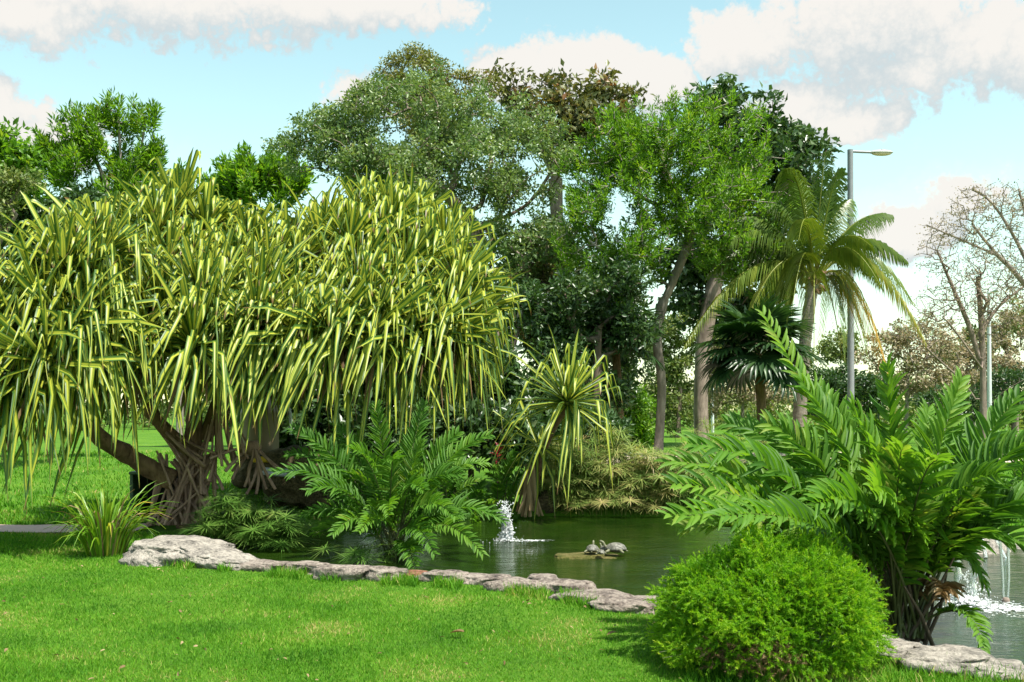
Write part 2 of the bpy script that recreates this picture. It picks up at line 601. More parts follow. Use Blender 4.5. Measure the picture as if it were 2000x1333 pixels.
TREE_L = {
    'grey': leaf_mat('grey_green_leaf', [(0.0, (0.06, 0.12, 0.034)), (0.5, (0.125, 0.20, 0.060)), (0.85, (0.20, 0.27, 0.095)), (1.0, (0.27, 0.30, 0.15))], 0.36, (1.3, 1.3, 0.6), 0.36, 0.5),
    'bright': leaf_mat('bright_leaf', [(0.0, (0.055, 0.14, 0.014)), (0.5, (0.115, 0.25, 0.018)), (0.85, (0.19, 0.34, 0.024)), (1.0, (0.31, 0.36, 0.05))], 0.48, (1.3, 1.3, 0.5), 0.42, 0.4),
    'olive': leaf_mat('olive_leaf', [(0.0, (0.07, 0.085, 0.02)), (0.5, (0.15, 0.17, 0.035)), (1.0, (0.26, 0.25, 0.07))], 0.3, (1.3, 1.2, 0.5), 0.45, 0.4),
    'russet': leaf_mat('russet_leaf', [(0.0, (0.05, 0.06, 0.018)), (0.45, (0.11, 0.13, 0.04)), (0.75, (0.19, 0.19, 0.07)), (0.9, (0.24, 0.16, 0.06)), (1.0, (0.26, 0.12, 0.05))], 0.28, (1.3, 1.1, 0.6), 0.4, 0.45),
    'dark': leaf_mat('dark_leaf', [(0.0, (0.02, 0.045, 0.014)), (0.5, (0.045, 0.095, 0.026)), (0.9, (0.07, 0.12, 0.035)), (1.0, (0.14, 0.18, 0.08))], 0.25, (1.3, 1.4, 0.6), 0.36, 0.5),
    'tan': leaf_mat('tan_leaf', [(0.0, (0.12, 0.14, 0.05)), (0.35, (0.27, 0.225, 0.14)), (0.7, (0.40, 0.33, 0.23)), (0.85, (0.20, 0.22, 0.08)), (1.0, (0.12, 0.19, 0.05))], 0.3, (1.2, 1.1, 0.8), 0.6, 0.2),
    'pale': leaf_mat('pale_green_leaf', [(0.0, (0.06, 0.11, 0.025)), (0.5, (0.14, 0.2, 0.05)), (1.0, (0.28, 0.30, 0.12))], 0.34, (1.3, 1.2, 0.6), 0.5, 0.3),
}
MAT['steel'] = plain_mat('galvanised_steel', (0.22, 0.23, 0.25), 0.55, 0.3, 0.12, 5)
MAT['white_paint'] = plain_mat('white_paint', (0.55, 0.57, 0.60), 0.5, 0, 0.08, 5)
MAT['lamp_body'] = plain_mat('lamp_housing', (0.42, 0.43, 0.42), 0.5, 0.2, 0.08, 8)
MAT['diffuser'] = plain_mat('lamp_diffuser', (0.55, 0.48, 0.36), 0.3, 0, 0.05, 8)
MAT['paving'] = plain_mat('pink_paving', (0.56, 0.38, 0.33), 0.9, 0, 0.14, 14, 0.3)
MAT['sand'] = plain_mat('pale_paving', (0.52, 0.42, 0.33), 0.92, 0, 0.2, 6, 0.3)
MAT['tank'] = plain_mat('beige_plastic', (0.20, 0.155, 0.095), 0.5, 0, 0.08, 4)
MAT['pvc'] = plain_mat('grey_pvc', (0.5, 0.52, 0.55), 0.35, 0, 0.05, 4)
MAT['cabinet'] = plain_mat('green_paint', (0.025, 0.07, 0.03), 0.5, 0, 0.15, 6)
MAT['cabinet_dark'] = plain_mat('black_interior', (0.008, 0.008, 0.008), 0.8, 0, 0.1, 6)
MAT['yellow'] = plain_mat('yellow_plastic', (0.6, 0.4, 0.02), 0.4, 0, 0.05, 4)
MAT['blue'] = plain_mat('blue_plastic', (0.05, 0.16, 0.4), 0.4, 0, 0.05, 4)
MAT['red_leaf'] = leaf_mat('red_leaf', [(0.0, (0.12, 0.01, 0.02)), (1.0, (0.40, 0.02, 0.05))], 0.3, (1.3, 0.9, 0.9), 0.4, 0.4)
MAT['shell'] = None


def foam_mat():
    m, nt, b = new_mat('white_water')
    b.inputs['Base Color'].default_value = (0.9, 0.92, 0.93, 1)
    b.inputs['Roughness'].default_value = 0.12
    b.inputs['IOR'].default_value = 1.33
    b.inputs['Transmission Weight'].default_value = 0.62
    return m


def clear_mat():
    m, nt, b = new_mat('clear_water')
    b.inputs['Base Color'].default_value = (0.95, 0.97, 0.98, 1)
    b.inputs['Roughness'].default_value = 0.06
    b.inputs['IOR'].default_value = 1.33
    b.inputs['Transmission Weight'].default_value = 0.85
    return m




def foam_sheet_mat():
    m, nt, b = new_mat('foam_sheet')
    at = nt.nodes.new('ShaderNodeAttribute')
    at.attribute_name = 'lc'
    sp = nt.nodes.new('ShaderNodeSeparateXYZ')
    nt.links.new(at.outputs['Vector'], sp.inputs[0])
    n = tnoise(nt, 22, 7, 0.7)
    f = math_node(nt, 'SUBTRACT', math_node(nt, 'MULTIPLY_ADD', n, 4.6, -1.85), math_node(nt, 'MULTIPLY', sp.outputs[0], 1.0))
    a = math_node(nt, 'MULTIPLY', f, 2.2, clamp=True)
    b.inputs['Base Color'].default_value = (0.84, 0.87, 0.88, 1)
    b.inputs['Roughness'].default_value = 0.35
    bump(nt, b, n, 0.7, 0.03)
    nt.links.new(a, b.inputs['Alpha'])
    return m


MAT['foam_sheet'] = foam_sheet_mat()
MAT['foam'] = foam_mat()
MAT['clear'] = clear_mat()


def shell_mat():
    m, nt, b = new_mat('turtle_shell')
    tc = nt.nodes.new('ShaderNodeTexCoord')
    vo = nt.nodes.new('ShaderNodeTexVoronoi')
    vo.feature = 'DISTANCE_TO_EDGE'
    vo.inputs['Scale'].default_value = 16
    nt.links.new(tc.outputs['Object'], vo.inputs['Vector'])
    n = tnoise(nt, 30, 5, 0.6)
    seam = ramp(nt, vo.outputs[0], [(0.0, (0.12, 0.12, 0.12)), (0.14, (1, 1, 1))])
    r = ramp(nt, n, [(0.3, (0.075, 0.075, 0.055)), (0.7, (0.20, 0.19, 0.155))])
    mx = nt.nodes.new('ShaderNodeMix')
    mx.data_type = 'RGBA'
    mx.blend_type = 'MULTIPLY'
    mx.inputs[0].default_value = 0.55
    nt.links.new(r.outputs[0], mx.inputs[6])
    nt.links.new(seam.outputs[0], mx.inputs[7])
    nt.links.new(mx.outputs[2], b.inputs['Base Color'])
    b.inputs['Roughness'].default_value = 0.55
    bump(nt, b, seam.outputs[0], 0.5, 0.006)
    return m


MAT['shell'] = shell_mat()
MAT['skin'] = plain_mat('turtle_skin', (0.13, 0.13, 0.07), 0.55, 0, 0.5, 60)

# ------------------------------------------------------------------ ground, pond, paths
WATER_Z = -0.12
POND = np.array([(-3.75, 11.25), (-3.2, 10.65), (-2.68, 10.42), (-2.1, 10.2), (-1.48, 9.98), (-0.95, 9.72), (-0.47, 9.5), (0.0, 9.2), (0.44, 8.92), (0.8, 8.55), (1.12, 8.3),
                 (1.75, 7.55), (2.4, 6.82), (2.62, 6.52), (2.95, 6.25), (3.4, 5.95), (5.0, 5.6), (8.0, 6.2), (9.5, 9.0), (8.6, 12.5), (7.4, 13.9), (5.9, 13.5), (4.6, 14.4),
                 (3.6, 15.9), (2.4, 16.5), (0.85, 16.6), (0.0, 16.7), (-1.2, 16.3), (-2.4, 15.4), (-3.2, 14.3), (-3.6, 13.2), (-3.9, 12.2)])


def inside_dist(x, y, poly):
    """signed distance to a closed outline, positive inside"""
    x, y = np.asarray(x, float), np.asarray(y, float)
    dmin = np.full(x.shape, 1e9)
    ins = np.zeros(x.shape, bool)
    n = len(poly)
    for i in range(n):
        ax, ay = poly[i]
        bx, by = poly[(i + 1) % n]
        ex, ey = bx - ax, by - ay
        t = np.clip(((x - ax) * ex + (y - ay) * ey) / (ex * ex + ey * ey), 0, 1)
        dmin = np.minimum(dmin, np.hypot(x - ax - t * ex, y - ay - t * ey))
        c = ((ay > y) != (by > y)) & (x < (bx - ax) * (y - ay) / (by - ay + 1e-12) + ax)
        ins ^= c
    return np.where(ins, dmin, -dmin)


def ground_z(x, y):
    x, y = np.asarray(x, float), np.asarray(y, float)
    h = 0.35 * sstep(17.5, 27, y) + 0.015 * np.sin(x * 1.3 + 1) * np.sin(y * 0.9) + 0.012 * np.sin(x * 2.9 + y * 1.7)
    d = inside_dist(x, y, POND)
    h = h - 0.75 * sstep(-0.05, 0.55, d)
    # low rocky rise where the tank stands
    h = h + 0.45 * np.exp(-(((x + 3.9) / 1.2) ** 2 + ((y - 16.9) / 1.0) ** 2))
    return h


xs = np.concatenate([-np.geomspace(13, 900, 26)[::-1], np.linspace(-12.8, 12.8, 215), np.geomspace(13, 900, 26)])
ys = np.concatenate([-np.geomspace(3, 600, 16)[::-1], np.linspace(2.5, 20, 146), np.linspace(20.5, 40, 40), np.geomspace(42, 1500, 22)])
gx, gy = np.meshgrid(xs, ys)
gz = ground_z(gx, gy)
mb = MB()
nx, ny = len(xs), len(ys)
ii = (np.arange(ny - 1)[:, None] * nx + np.arange(nx - 1)[None]).ravel()
mb.add(np.stack([gx, gy, gz], -1), np.stack([ii, ii + 1, ii + nx + 1, ii + nx], 1))
single('lawn_ground', mb, MAT['ground'], kind='structure')

mb = MB()
wx, wy = np.meshgrid(np.linspace(-4.6, 10.2, 60), np.linspace(5.0, 17.4, 50))
wz = np.full(wx.shape, WATER_Z)
ii = (np.arange(49)[:, None] * 60 + np.arange(59)[None]).ravel()
mb.add(np.stack([wx, wy, wz], -1), np.stack([ii, ii + 1, ii + 61, ii + 60], 1))
o = single('pond_water', mb, MAT['water'], kind='structure')


def strip(name, pts, widths, mat, up=0.006):
    mb = MB()
    pts = np.asarray(pts, float)
    t = nrm(np.gradient(pts, axis=0))
    s = np.stack([-t[:, 1], t[:, 0]], 1)
    cols = 7
    rows = []
    for k in range(cols):
        q = pts + s * ((k / (cols - 1) - 0.5) * np.asarray(widths))[:, None]
        rows.append(np.column_stack([q, ground_z(q[:, 0], q[:, 1]) + up]))
    v = np.stack(rows, 1)
    n = len(pts)
    ii = (np.arange(n - 1)[:, None] * cols + np.arange(cols - 1)[None]).ravel()
    mb.add(v.reshape(-1, 3), np.stack([ii + cols, ii + cols + 1, ii + 1, ii], 1))
    return single(name, mb, mat, kind='structure')


px_ = np.linspace(-45, -4.9, 90)
PATH_Y = 13.65
strip('garden_path', np.column_stack([px_, PATH_Y + 0.05 * np.sin(px_)]), np.full(90, 0.95), MAT['paving'], 0.02)
qx = np.linspace(1.5, 40, 60)
strip('sandy_path', np.column_stack([qx, 26.5 + 0.02 * (qx - 1.5) ** 1.2]), np.full(60, 4.6), MAT['sand'], 0.03)


# ------------------------------------------------------------------ stones
def rock_mesh(mb, c, size, seed, sub=4, rough=0.22, flat=0.0, rot=0.0, tilt=0.0):
    v, f = ICO[sub]
    o = []
    for p in v:
        q = Vector(p)
        n = noise.fractal(q * 1.1 + Vector((seed * 7.1, seed * 3.3, 0)), 1.0, 2.0, 3) * 0.9
        n2 = noise.ridged_multi_fractal(q * 2.2 + Vector((seed, 0, seed * 5)), 1.0, 2.1, 5, 1.0, 2.0) * 0.10
        cell = noise.cell(q * 2.3 + Vector((seed, seed, 0)))
        n3 = noise.fractal(q * 8 + Vector((0, seed, 0)), 0.9, 2.0, 3) * 0.18
        # squarish block shape
        m = max(abs(q.x), abs(q.y), abs(q.z))
        sq = 1 + 0.35 * (1 / max(m, .58) - 1)
        o.append(q * sq * (1 + rough * (n + n2 + n3 - 0.1 + 0.12 * cell)))
    o = np.array([p[:] for p in o])
    if flat:
        o[:, 2] = np.where(o[:, 2] > flat, flat + (o[:, 2] - flat) * 0.35, o[:, 2])
    o = o * np.asarray(size) / 2
    ct, st = math.cos(tilt), math.sin(tilt)
    o = np.column_stack([o[:, 0] * ct + o[:, 2] * st, o[:, 1], -o[:, 0] * st + o[:, 2] * ct])
    cr, sr = math.cos(rot), math.sin(rot)
    o = np.column_stack([o[:, 0] * cr - o[:, 1] * sr, o[:, 0] * sr + o[:, 1] * cr, o[:, 2]])
    mb.add(o + np.asarray(c), f)


def stone(label, px, py, w, h, seed, mat='limestone_warm', depth=None, rot=-0.35, flat=0.35, rough=0.3, name='edging_stone', group='stones edging the near bank of the pond', dd=None, tilt=0.0, sub=4):
    d = dd or 3200 / (py + h / 2 - 800)
    c = P(px, py, d)
    W, Hh = w / 2000 * d, h / 2000 * d
    dep = depth or W * 0.6
    c[1] += dep * 0.25
    mb = MB()
    rock_mesh(mb, c - np.array((0, 0, Hh * 0.35)), (W * 1.06, dep, Hh * 1.75), seed, sub, rough, flat, rot, tilt)
    single(name, mb, MAT[mat], label, 'rock', (c[0], c[1], 0), group=group)


stone('big pale limestone boulder beside the prop roots, largest of the pond edge', 345, 1066, 215, 72, 3, 'limestone', 1.0, -0.2, 0.2, 0.34, 'boulder', 'boulders at the pond edge', tilt=0.05, sub=5)
stone('wedge of pale limestone jutting from the right end of the big boulder', 425, 1086, 160, 46, 8, 'limestone', 0.6, -0.3, 0.25, 0.36, 'boulder', 'boulders at the pond edge', tilt=0.16, sub=5)
for lab, a in (
        ('thin flat stone just right of the boulder wedge, low in the grass', (518, 1102, 95, 24, 11)),
        ('knobbly grey edging stone second along from the boulder wedge', (590, 1104, 95, 26, 12)),
        ('long grey pitted edging stone left below the leather fern', (668, 1112, 105, 34, 13)),
        ('pale rounded edging stone right below the leather fern base', (752, 1116, 95, 34, 14)),
        ('pale sloping edging stone just right of the rusty brown stone', (868, 1124, 100, 32, 16)),
        ('flat pinkish edging stone in front of the fountain reflection', (945, 1130, 100, 30, 17)),
        ('low cracked edging stone right of the fountain reflection, grass before it', (1010, 1140, 110, 38, 18)),
        ('rounded pale edging stone, tallest one below the turtles', (1098, 1142, 118, 38, 20)),
        ('long jagged edging stone stepping down below the turtles', (1160, 1164, 150, 32, 21)),
        ('layered edging stone in the low end near the feathery bush', (1215, 1180, 120, 32, 22))):
    stone(lab, *a, rough=0.42)
stone('small pale edging stone touching the left side of the feathery bush', 1258, 1176, 56, 30, 23, depth=0.35)
stone('small rusty brown stone wedged in the pond edging', 808, 1121, 46, 26, 15, 'redstone', 0.25)
stone('little dark topped stone perched between two edging stones', 1058, 1128, 56, 22, 19, 'limestone_warm', 0.25)
stone('pale limestone slab at the foot of the dark fern stems', 1752, 1268, 130, 40, 31, 'limestone', 0.55, -0.5, 0.3, 0.36)
stone('broad pale limestone slab beside the water, nearest the right corner', 1872, 1288, 165, 46, 32, 'limestone', 0.55, -0.4, 0.3, 0.36)
stone('thin flat stone right of the broad slab, cut by the picture edge', 1975, 1310, 100, 30, 33, 'limestone', 0.5, -0.4, 0.3, 0.36)
# far right shore
for k, (lab, px, py, w, h, d) in enumerate((
        ('pale boulder on the far right shore left of the water slab', 1830, 1062, 90, 46, 12.9), ('grey boulder behind the fern stems on the far right shore', 1745, 1068, 90, 40, 13.1),
        ('pale boulder just right of the water slab on the far right shore', 2010, 1068, 95, 44, 12.8), ('small pale stone behind the splash on the right shore', 1905, 1080, 60, 26, 12.3))):
    stone(lab, px, py, w, h, 40 + k, 'limestone', 0.7, 0.2, 0.3, 0.34, 'shore_rock', 'rocks on the far right shore', dd=d)
# stones by the tank and far bank
for k, (lab, px, py, w, h, d) in enumerate((
        ('dark mossy boulder right below the beige tank', 575, 912, 130, 70, 15.6), ('dark mossy boulder under the beige tank', 505, 905, 90, 40, 16.0),
        ('dark rock on the far bank behind the foaming jet', 905, 985, 90, 50, 16.6), ('reddish dark rock on the far bank left of the sedge mass', 1075, 985, 70, 44, 16.8))):
    stone(lab, px, py, w, h, 50 + k, 'darkrock', 0.8, 0.2, 0.0, 0.34, 'bank_rock', 'dark rocks on the far bank', dd=d)
# basking rock: only just above the water
mb = MB()
rock_mesh(mb, (0.985, 11.95, WATER_Z - 0.045), (1.05, 0.7, 0.20), 61, 5, 0.30, 0.2, 0.05)
rock_mesh(mb, (0.78, 12.0, WATER_Z - 0.02), (0.62, 0.4, 0.17), 63, 4, 0.3, 0.3, 0.1)
single('basking_rock', mb, MAT['algae'], 'flat algae covered rock in the pond under the turtles', 'rock', (0.985, 11.95, WATER_Z))

# ------------------------------------------------------------------ grass
def in_pond(x, y, m=0.0):
    return inside_dist(x, y, POND) > m


def blades(mb, x, y, hgt, wid, lean):
    n = len(x)
    a = rng.uniform(0, 2 * math.pi, n)
    la = rng.uniform(0, 2 * math.pi, n)
    ln = lean * rng.uniform(0.1, 1.0, n)
    d = nrm(np.column_stack([np.cos(la) * ln, np.sin(la) * ln, np.ones(n)]))
    s = np.column_stack([np.cos(a), np.sin(a), np.zeros(n)])
    nn = nrm(np.cross(s, d))
    M = np.stack([s * wid[:, None], d * hgt[:, None], nn * hgt[:, None]], 2)
    tv = [(-.5, 0, 0), (.5, 0, 0), (0.32, .6, 0.06), (-.32, .6, 0.06), (0, 1, 0.22)]
    v = np.einsum('nij,kj->nki', M, np.array(tv)) + np.column_stack([x, y, ground_z(x, y) - 0.004])[:, None, :]
    k = np.arange(n) * 5
    lc = np.zeros((n, 5, 3))
    lc[:, :, 2] = np.clip(rng.normal(0.45, 0.22, n), 0, 1)[:, None]
    # a worn, straw coloured patch by the feathery bush and a few smaller ones
    for wx_, wy_, wr_ in ((1.72, 6.1, 0.36), (0.35, 7.6, 0.3), (-1.5, 7.4, 0.4), (-0.6, 8.6, 0.25), (-2.9, 8.8, 0.35)):
        q_ = np.exp(-(((x - wx_) / wr_) ** 2 + ((y - wy_) / wr_) ** 2)) * (1.1 if wr_ == 0.36 else 0.4)
        lc[:, :, 2] = np.clip(lc[:, :, 2] + (q_ * rng.uniform(0.2, 1, n))[:, None], 0, 1)
    lc[:, :, 1] = np.array((0, 0, .6, .6, 1))
    v = v.reshape(-1, 3)
    lc = lc.reshape(-1, 3)
    mb.add(v, np.column_stack([k, k + 1, k + 2, k + 3]), lc)
    mb.V.append(np.zeros((0, 3)))
    mb.LC.append(np.zeros((0, 3)))
    mb.F.append(np.column_stack([k + 3, k + 2, k + 4]) + mb.n - len(v))
    mb.MI.append(np.zeros(n, int))


def field_pts(n, y0, y1, power, wide=0.53, xr=None):
    y = y0 + (y1 - y0) * rng.random(n) ** power
    x = rng.uniform(-1, 1, n) * (wide * y + 0.25)
    if xr:
        ok = (x > xr[0]) & (x < xr[1])
        x, y = x[ok], y[ok]
    ok = ~in_pond(x, y, -0.03)
    ok &= ~((np.abs(y - PATH_Y - 0.05 * np.sin(x)) < 0.47) & (x < -4.9))
    return x[ok], y[ok]


mb = MB()
x, y = field_pts(290000, 5.5, 11.6, 1.25)
pn = np.array([noise.noise((a * 0.9, b * 0.9, 0)) for a, b in zip(x[::1], y[::1])]) if len(x) < 1 else np.sin(x * 2.1 + np.sin(y * 1.7) * 2) * np.sin(y * 2.3 + x)
blades(mb, x, y, (0.030 + 0.008 * pn) * rng.uniform(0.6, 1.4, len(x)), rng.uniform(0.004, 0.0078, len(x)) * (y / 8) ** 0.6, 1.5)
# longer tufts against the stones
ex, ey = [], []
for i in range(10):
    a, b = POND[i], POND[i + 1]
    t = rng.random(900)
    ex.append(a[0] + t * (b[0] - a[0]) - rng.uniform(0.08, 0.42, 900) * 0.6)
    ey.append(a[1] + t * (b[1] - a[1]) - rng.uniform(0.08, 0.42, 900))
x, y = np.concatenate(ex), np.concatenate(ey)
keep = (np.sin(x * 5.3) + np.sin(x * 11 + 1) > 0.1)
x, y = x[keep], y[keep]
blades(mb, x, y, rng.uniform(0.05, 0.12, len(x)), rng.uniform(0.006, 0.011, len(x)), 0.9)
# around the lower right corner
x, y = field_pts(16000, 5.3, 6.8, 1.0, 0.55, (1.0, 4.0))
blades(mb, x, y, rng.uniform(0.05, 0.11, len(x)), rng.uniform(0.006, 0.010, len(x)), 1.0)
# towards and beyond the path
x, y = field_pts(60000, 11.4, 13.2, 1.0, 0.55, (-9, -3.9))
blades(mb, x, y, rng.uniform(0.03, 0.06, len(x)), rng.uniform(0.008, 0.013, len(x)), 0.9)
x, y = field_pts(70000, 14.1, 30, 1.3, 0.6, (-18, -2.0))
blades(mb, x, y, rng.uniform(0.05, 0.10, len(x)), rng.uniform(0.014, 0.028, len(x)), 0.9)
x, y = field_pts(60000, 13.0, 30, 1.2, 0.62, (2.0, 19.0))
ok = (np.abs(y - 26.5 - 0.02 * np.maximum(x - 1.5, 0) ** 1.2) > 2.2)
x, y = x[ok], y[ok]
blades(mb, x, y, rng.uniform(0.05, 0.11, len(x)), rng.uniform(0.016, 0.03, len(x)), 0.9)
single('grass', mb, MAT['grass'], kind='stuff', smooth=False)


# ------------------------------------------------------------------ what shows largest
def visible_rank(polys_list, box_px, step):
    """polys_list: list of (verts, faces); casts rays from the eye and returns indices ordered by how much of each is seen"""
    V, F, own, n = [], [], [], 0
    for i, (v, f) in enumerate(polys_list):
        V.append(v)
        for q in f:
            F.append([int(a) + n for a in q])
            own.append(i)
        n += len(v)
    tree = BVHTree.FromPolygons(np.concatenate(V).tolist(), F)
    cnt = np.zeros(len(polys_list), int)
    e = Vector((0, 0, EYE))
    for py in np.arange(box_px[1], box_px[3], step):
        for px in np.arange(box_px[0], box_px[2], step):
            if not (0 <= px <= 2000 and 0 <= py <= 1333):
                continue
            h = tree.ray_cast(e, Vector(((px - 1000) / 2000, 1, (800 - py) / 2000)).normalized())
            if h[2] is not None:
                cnt[own[h[2]]] += 1
    return np.argsort(-cnt), cnt


# ------------------------------------------------------------------ branching
def grow(skel, targets, base_r, tip_r=0.008, wander=0.12, pathw=0.35, expo=0.45):
    """skel: list of polylines (each (k,3)), the first is the trunk; each target is joined to its nearest node.
    returns nodes, parents, radii and the ids of the target nodes"""
    pos, par, plen = [], [], []
    for li, pl in enumerate(skel):
        pl = np.asarray(pl, float)
        if li == 0:
            prev = -1
        else:
            prev = int(np.argmin([np.sum((np.asarray(q) - pl[0]) ** 2) for q in pos]))
        for p in pl:
            pos.append(p)
            par.append(prev)
            plen.append(0.0 if prev < 0 else plen[prev] + float(np.linalg.norm(p - pos[prev])))
            prev = len(pos) - 1
    n_sk = len(pos)
    start = 1 if n_sk < 4 else n_sk // 4
    tg = np.asarray(targets, float)
    order = np.argsort(np.min(np.linalg.norm(tg[:, None, :] - np.array(pos)[None], axis=2), axis=1))
    cap = n_sk + len(tg) * 14
    A = np.zeros((cap, 3))
    Lp = np.full(cap, 1e9)
    A[:n_sk] = pos
    Lp[:n_sk] = plen
    n = n_sk
    par = par + [0] * (cap - n_sk)
    ids = {}
    for ti in order:
        t = tg[ti]
        d = np.linalg.norm(A[:n] - t, axis=1)
        cost = d + pathw * Lp[:n] * 0.3
        cost[:start] += 5
        # prefer growing outwards and upwards
        cost += np.where(A[:n, 2] > t[2] + 0.1, 0.4 * (A[:n, 2] - t[2]), 0)
        j = int(np.argmin(cost))
        dist = d[j]
        m = max(1, min(12, int(dist / 0.28)))
        prev = j
        off = rng.normal(0, wander * dist, 3)
        off[2] = abs(off[2]) * 0.6
        for k in range(1, m + 1):
            s = k / m
            q = A[j] + (t - A[j]) * s + off * math.sin(math.pi * s) * 0.8 + (rng.normal(0, 0.02, 3) if k < m else 0)
            A[n] = q
            par[n] = prev
            Lp[n] = Lp[prev] + np.linalg.norm(q - A[prev])
            prev = n
            n += 1
        ids[ti] = prev
    A = A[:n]
    par = np.array(par[:n])
    cnt = np.zeros(n)
    for i in ids.values():
        cnt[i] += 1
    for i in range(n - 1, -1, -1):
        if par[i] >= 0 and par[i] < i:
            cnt[par[i]] += cnt[i]
    tot = max(cnt[0], 1)
    r = tip_r + (base_r - tip_r) * (cnt / tot) ** expo
    return A, par, r, n_sk, ids


def segs(mb, A, par, r, sel, sides=5):
    i = np.asarray(sel)
    i = i[par[i] >= 0]
    if not len(i):
        return
    a, b = A[par[i]], A[i]
    d = b - a
    s, dd, nn = frames(d)
    ra = np.minimum(r[par[i]], r[i] * 1.35)
    rb = r[i]
    k = np.arange(sides) * 2 * math.pi / sides
    ring = np.cos(k)[None, :, None] * s[:, None, :] + np.sin(k)[None, :, None] * nn[:, None, :]
    va = a[:, None, :] - dd[:, None, :] * (ra * 0.4)[:, None, None] + ring * ra[:, None, None]
    vb = b[:, None, :] + dd[:, None, :] * (rb * 0.3)[:, None, None] + ring * rb[:, None, None]
    v = np.concatenate([va, vb], 1)
    N = len(i)
    kk = np.arange(sides)
    f = np.stack([kk, (kk + 1) % sides, sides + (kk + 1) % sides, sides + kk], 1)
    f = (f[None] + (np.arange(N) * sides * 2)[:, None, None]).reshape(-1, 4)
    mb.add(v.reshape(-1, 3), f, (0, 0, 0.5))


LEAF_T = np.array([(0, 0, 0), (-.5, .42, .10), (0, 1, -0.06), (.5, .42, .10)])
LEAF_F = np.array([(0, 2, 1), (0, 3, 2)])
LEAF_UV = np.array([(0, 0), (-1, .4), (0, 1), (1, .4)])


def leaves(mb, C, Rc, n_each, size, asp, mode='ball', up=0.5, cl_rnd=None, center=None, mi=0):
    """foliage clumps: n_each leaves round each centre of C"""
    C = np.asarray(C, float)
    N = len(C) * n_each
    idx = np.repeat(np.arange(len(C)), n_each)
    rc = np.broadcast_to(np.asarray(Rc, float), (len(C),))[idx]
    u = nrm(rng.normal(size=(N, 3)))
    if center is None:
        out = np.zeros((N, 3))
    else:
        out = nrm(C - np.asarray(center))[idx]
    if mode == 'ball':
        pos = C[idx] + u * (rc * rng.random(N) ** 0.5)[:, None] * np.array((1, 1, 0.7))
        d = nrm(rng.normal(size=(N, 3)) + out * 0.5 + np.array((0, 0, -0.1)))
        nn = nrm(rng.normal(size=(N, 3)) * 0.8 + np.array((0, 0, up)) + out * 0.3)
    else:                                   # 'tuft': blades radiate from upright shoot tips
        ax = nrm(np.array((0, 0, up)) + out * 0.7 + rng.normal(size=(N, 3)) * 0.15)
        along = rng.random(N)
        d = nrm(ax * (0.25 + 0.9 * along[:, None]) + u * 0.75)
        pos = C[idx] + ax * ((along - 0.75) * rc * 2.0)[:, None] + u * (rc * 0.22)[:, None]
        nn = nrm(ax - d * np.sum(ax * d, 1, keepdims=True) + rng.normal(size=(N, 3)) * 0.25)
    s = nrm(np.cross(d, nn))
    nn = np.cross(s, d)
    L = size * rng.uniform(0.6, 1.35, N)
    M = np.stack([s * (L * asp)[:, None], d * L[:, None], nn * L[:, None]], 2)
    if cl_rnd is None:
        cl_rnd = rng.random(len(C))
    rnd = np.clip(0.55 * cl_rnd[idx] + 0.45 * rng.random(N) + rng.normal(0, 0.05, N), 0, 1)
    mb.inst(LEAF_T, LEAF_F, M, pos, rnd, LEAF_UV, mi)


def crown_pts(blobs, n, lo=0.35, gap=0.0):
    """n clump centres through ellipsoids (px, py, d, rx px, rz px, ry m), denser towards the outside"""
    B = []
    for b in blobs:
        px, py, d, rx, rz = b[:5]
        ry = b[5] if len(b) > 5 else rx / 2000 * d * 0.9
        B.append((P(px, py, d), np.array((rx / 2000 * d, ry, rz / 2000 * d))))
    w = np.array([(r[0] * r[1] * r[2]) ** 0.75 for _, r in B])
    w = w / w.sum()
    out, ctr = [], []
    for (c, r), ww in zip(B, w):
        k = max(4, int(n * ww))
        u = nrm(rng.normal(size=(k, 3)))
        rad = lo + (1 - lo) * rng.random(k) ** 0.55
        q = c + u * rad[:, None] * r
        out.append(q)
        ctr.append(np.repeat(c[None], k, 0))
    q, ctr = np.concatenate(out), np.concatenate(ctr)
    if gap:
        nz = np.array([noise.noise((a[0] * 0.9, a[1] * 0.9, a[2] * 0.9)) for a in q])
        k = nz > -gap
        q, ctr = q[k], ctr[k]
    return q, ctr


def tree(name, label, cat, base, skel, base_r, blobs, n, lv, leaf, asp, n_each, rc, bark, mode='ball', up=0.5, lo=0.35, gap=0.0, tip_r=0.006, wander=0.14,
         group=None, limb_r=0.05, expo=0.62, trunk_lump=0.4, crown_name='crown', sides=5):
    t = thing(name, label, cat, base, group)
    q, ctr = crown_pts(blobs, n, lo, gap)
    A, par, r, nsk, ids = grow(skel, q, base_r, tip_r, wander, expo=expo)
    # the trunk and the limbs that were laid out by hand are parts; the rest of the branching is one
    k0 = 0
    for li, pl in enumerate(skel):
        m = MB()
        ix = np.arange(k0, k0 + len(pl))
        rr = r[ix].copy()
        pts = np.asarray(pl, float)
        if li == 0:
            rr = np.linspace(base_r, max(r[ix[-1]], base_r * 0.45), len(pl))
            rr[0] *= 1.25
        else:
            j = par[ix[0]]
            pts = np.concatenate([A[j][None], pts])
            rr = np.concatenate([[min(rr[0] * 1.1, base_r * 0.8)], rr])
            rr = np.maximum(rr, 0.35 * rr[0])
        tube(m, pts, rr, 10 if li == 0 else 8, 0, trunk_lump, li + 1)
        part('trunk' if li == 0 else 'limb', m, bark, t)
        k0 += len(pl)
    m = MB()
    segs(m, A, par, r, np.arange(nsk, len(A)), sides)
    part('branches', m, bark, t, kind='stuff')
    if n_each:
        m = MB()
        leaves(m, q, rc, n_each, leaf, asp, mode, up, None, ctr)
        part(crown_name, m, lv, t, kind='stuff')
    return t


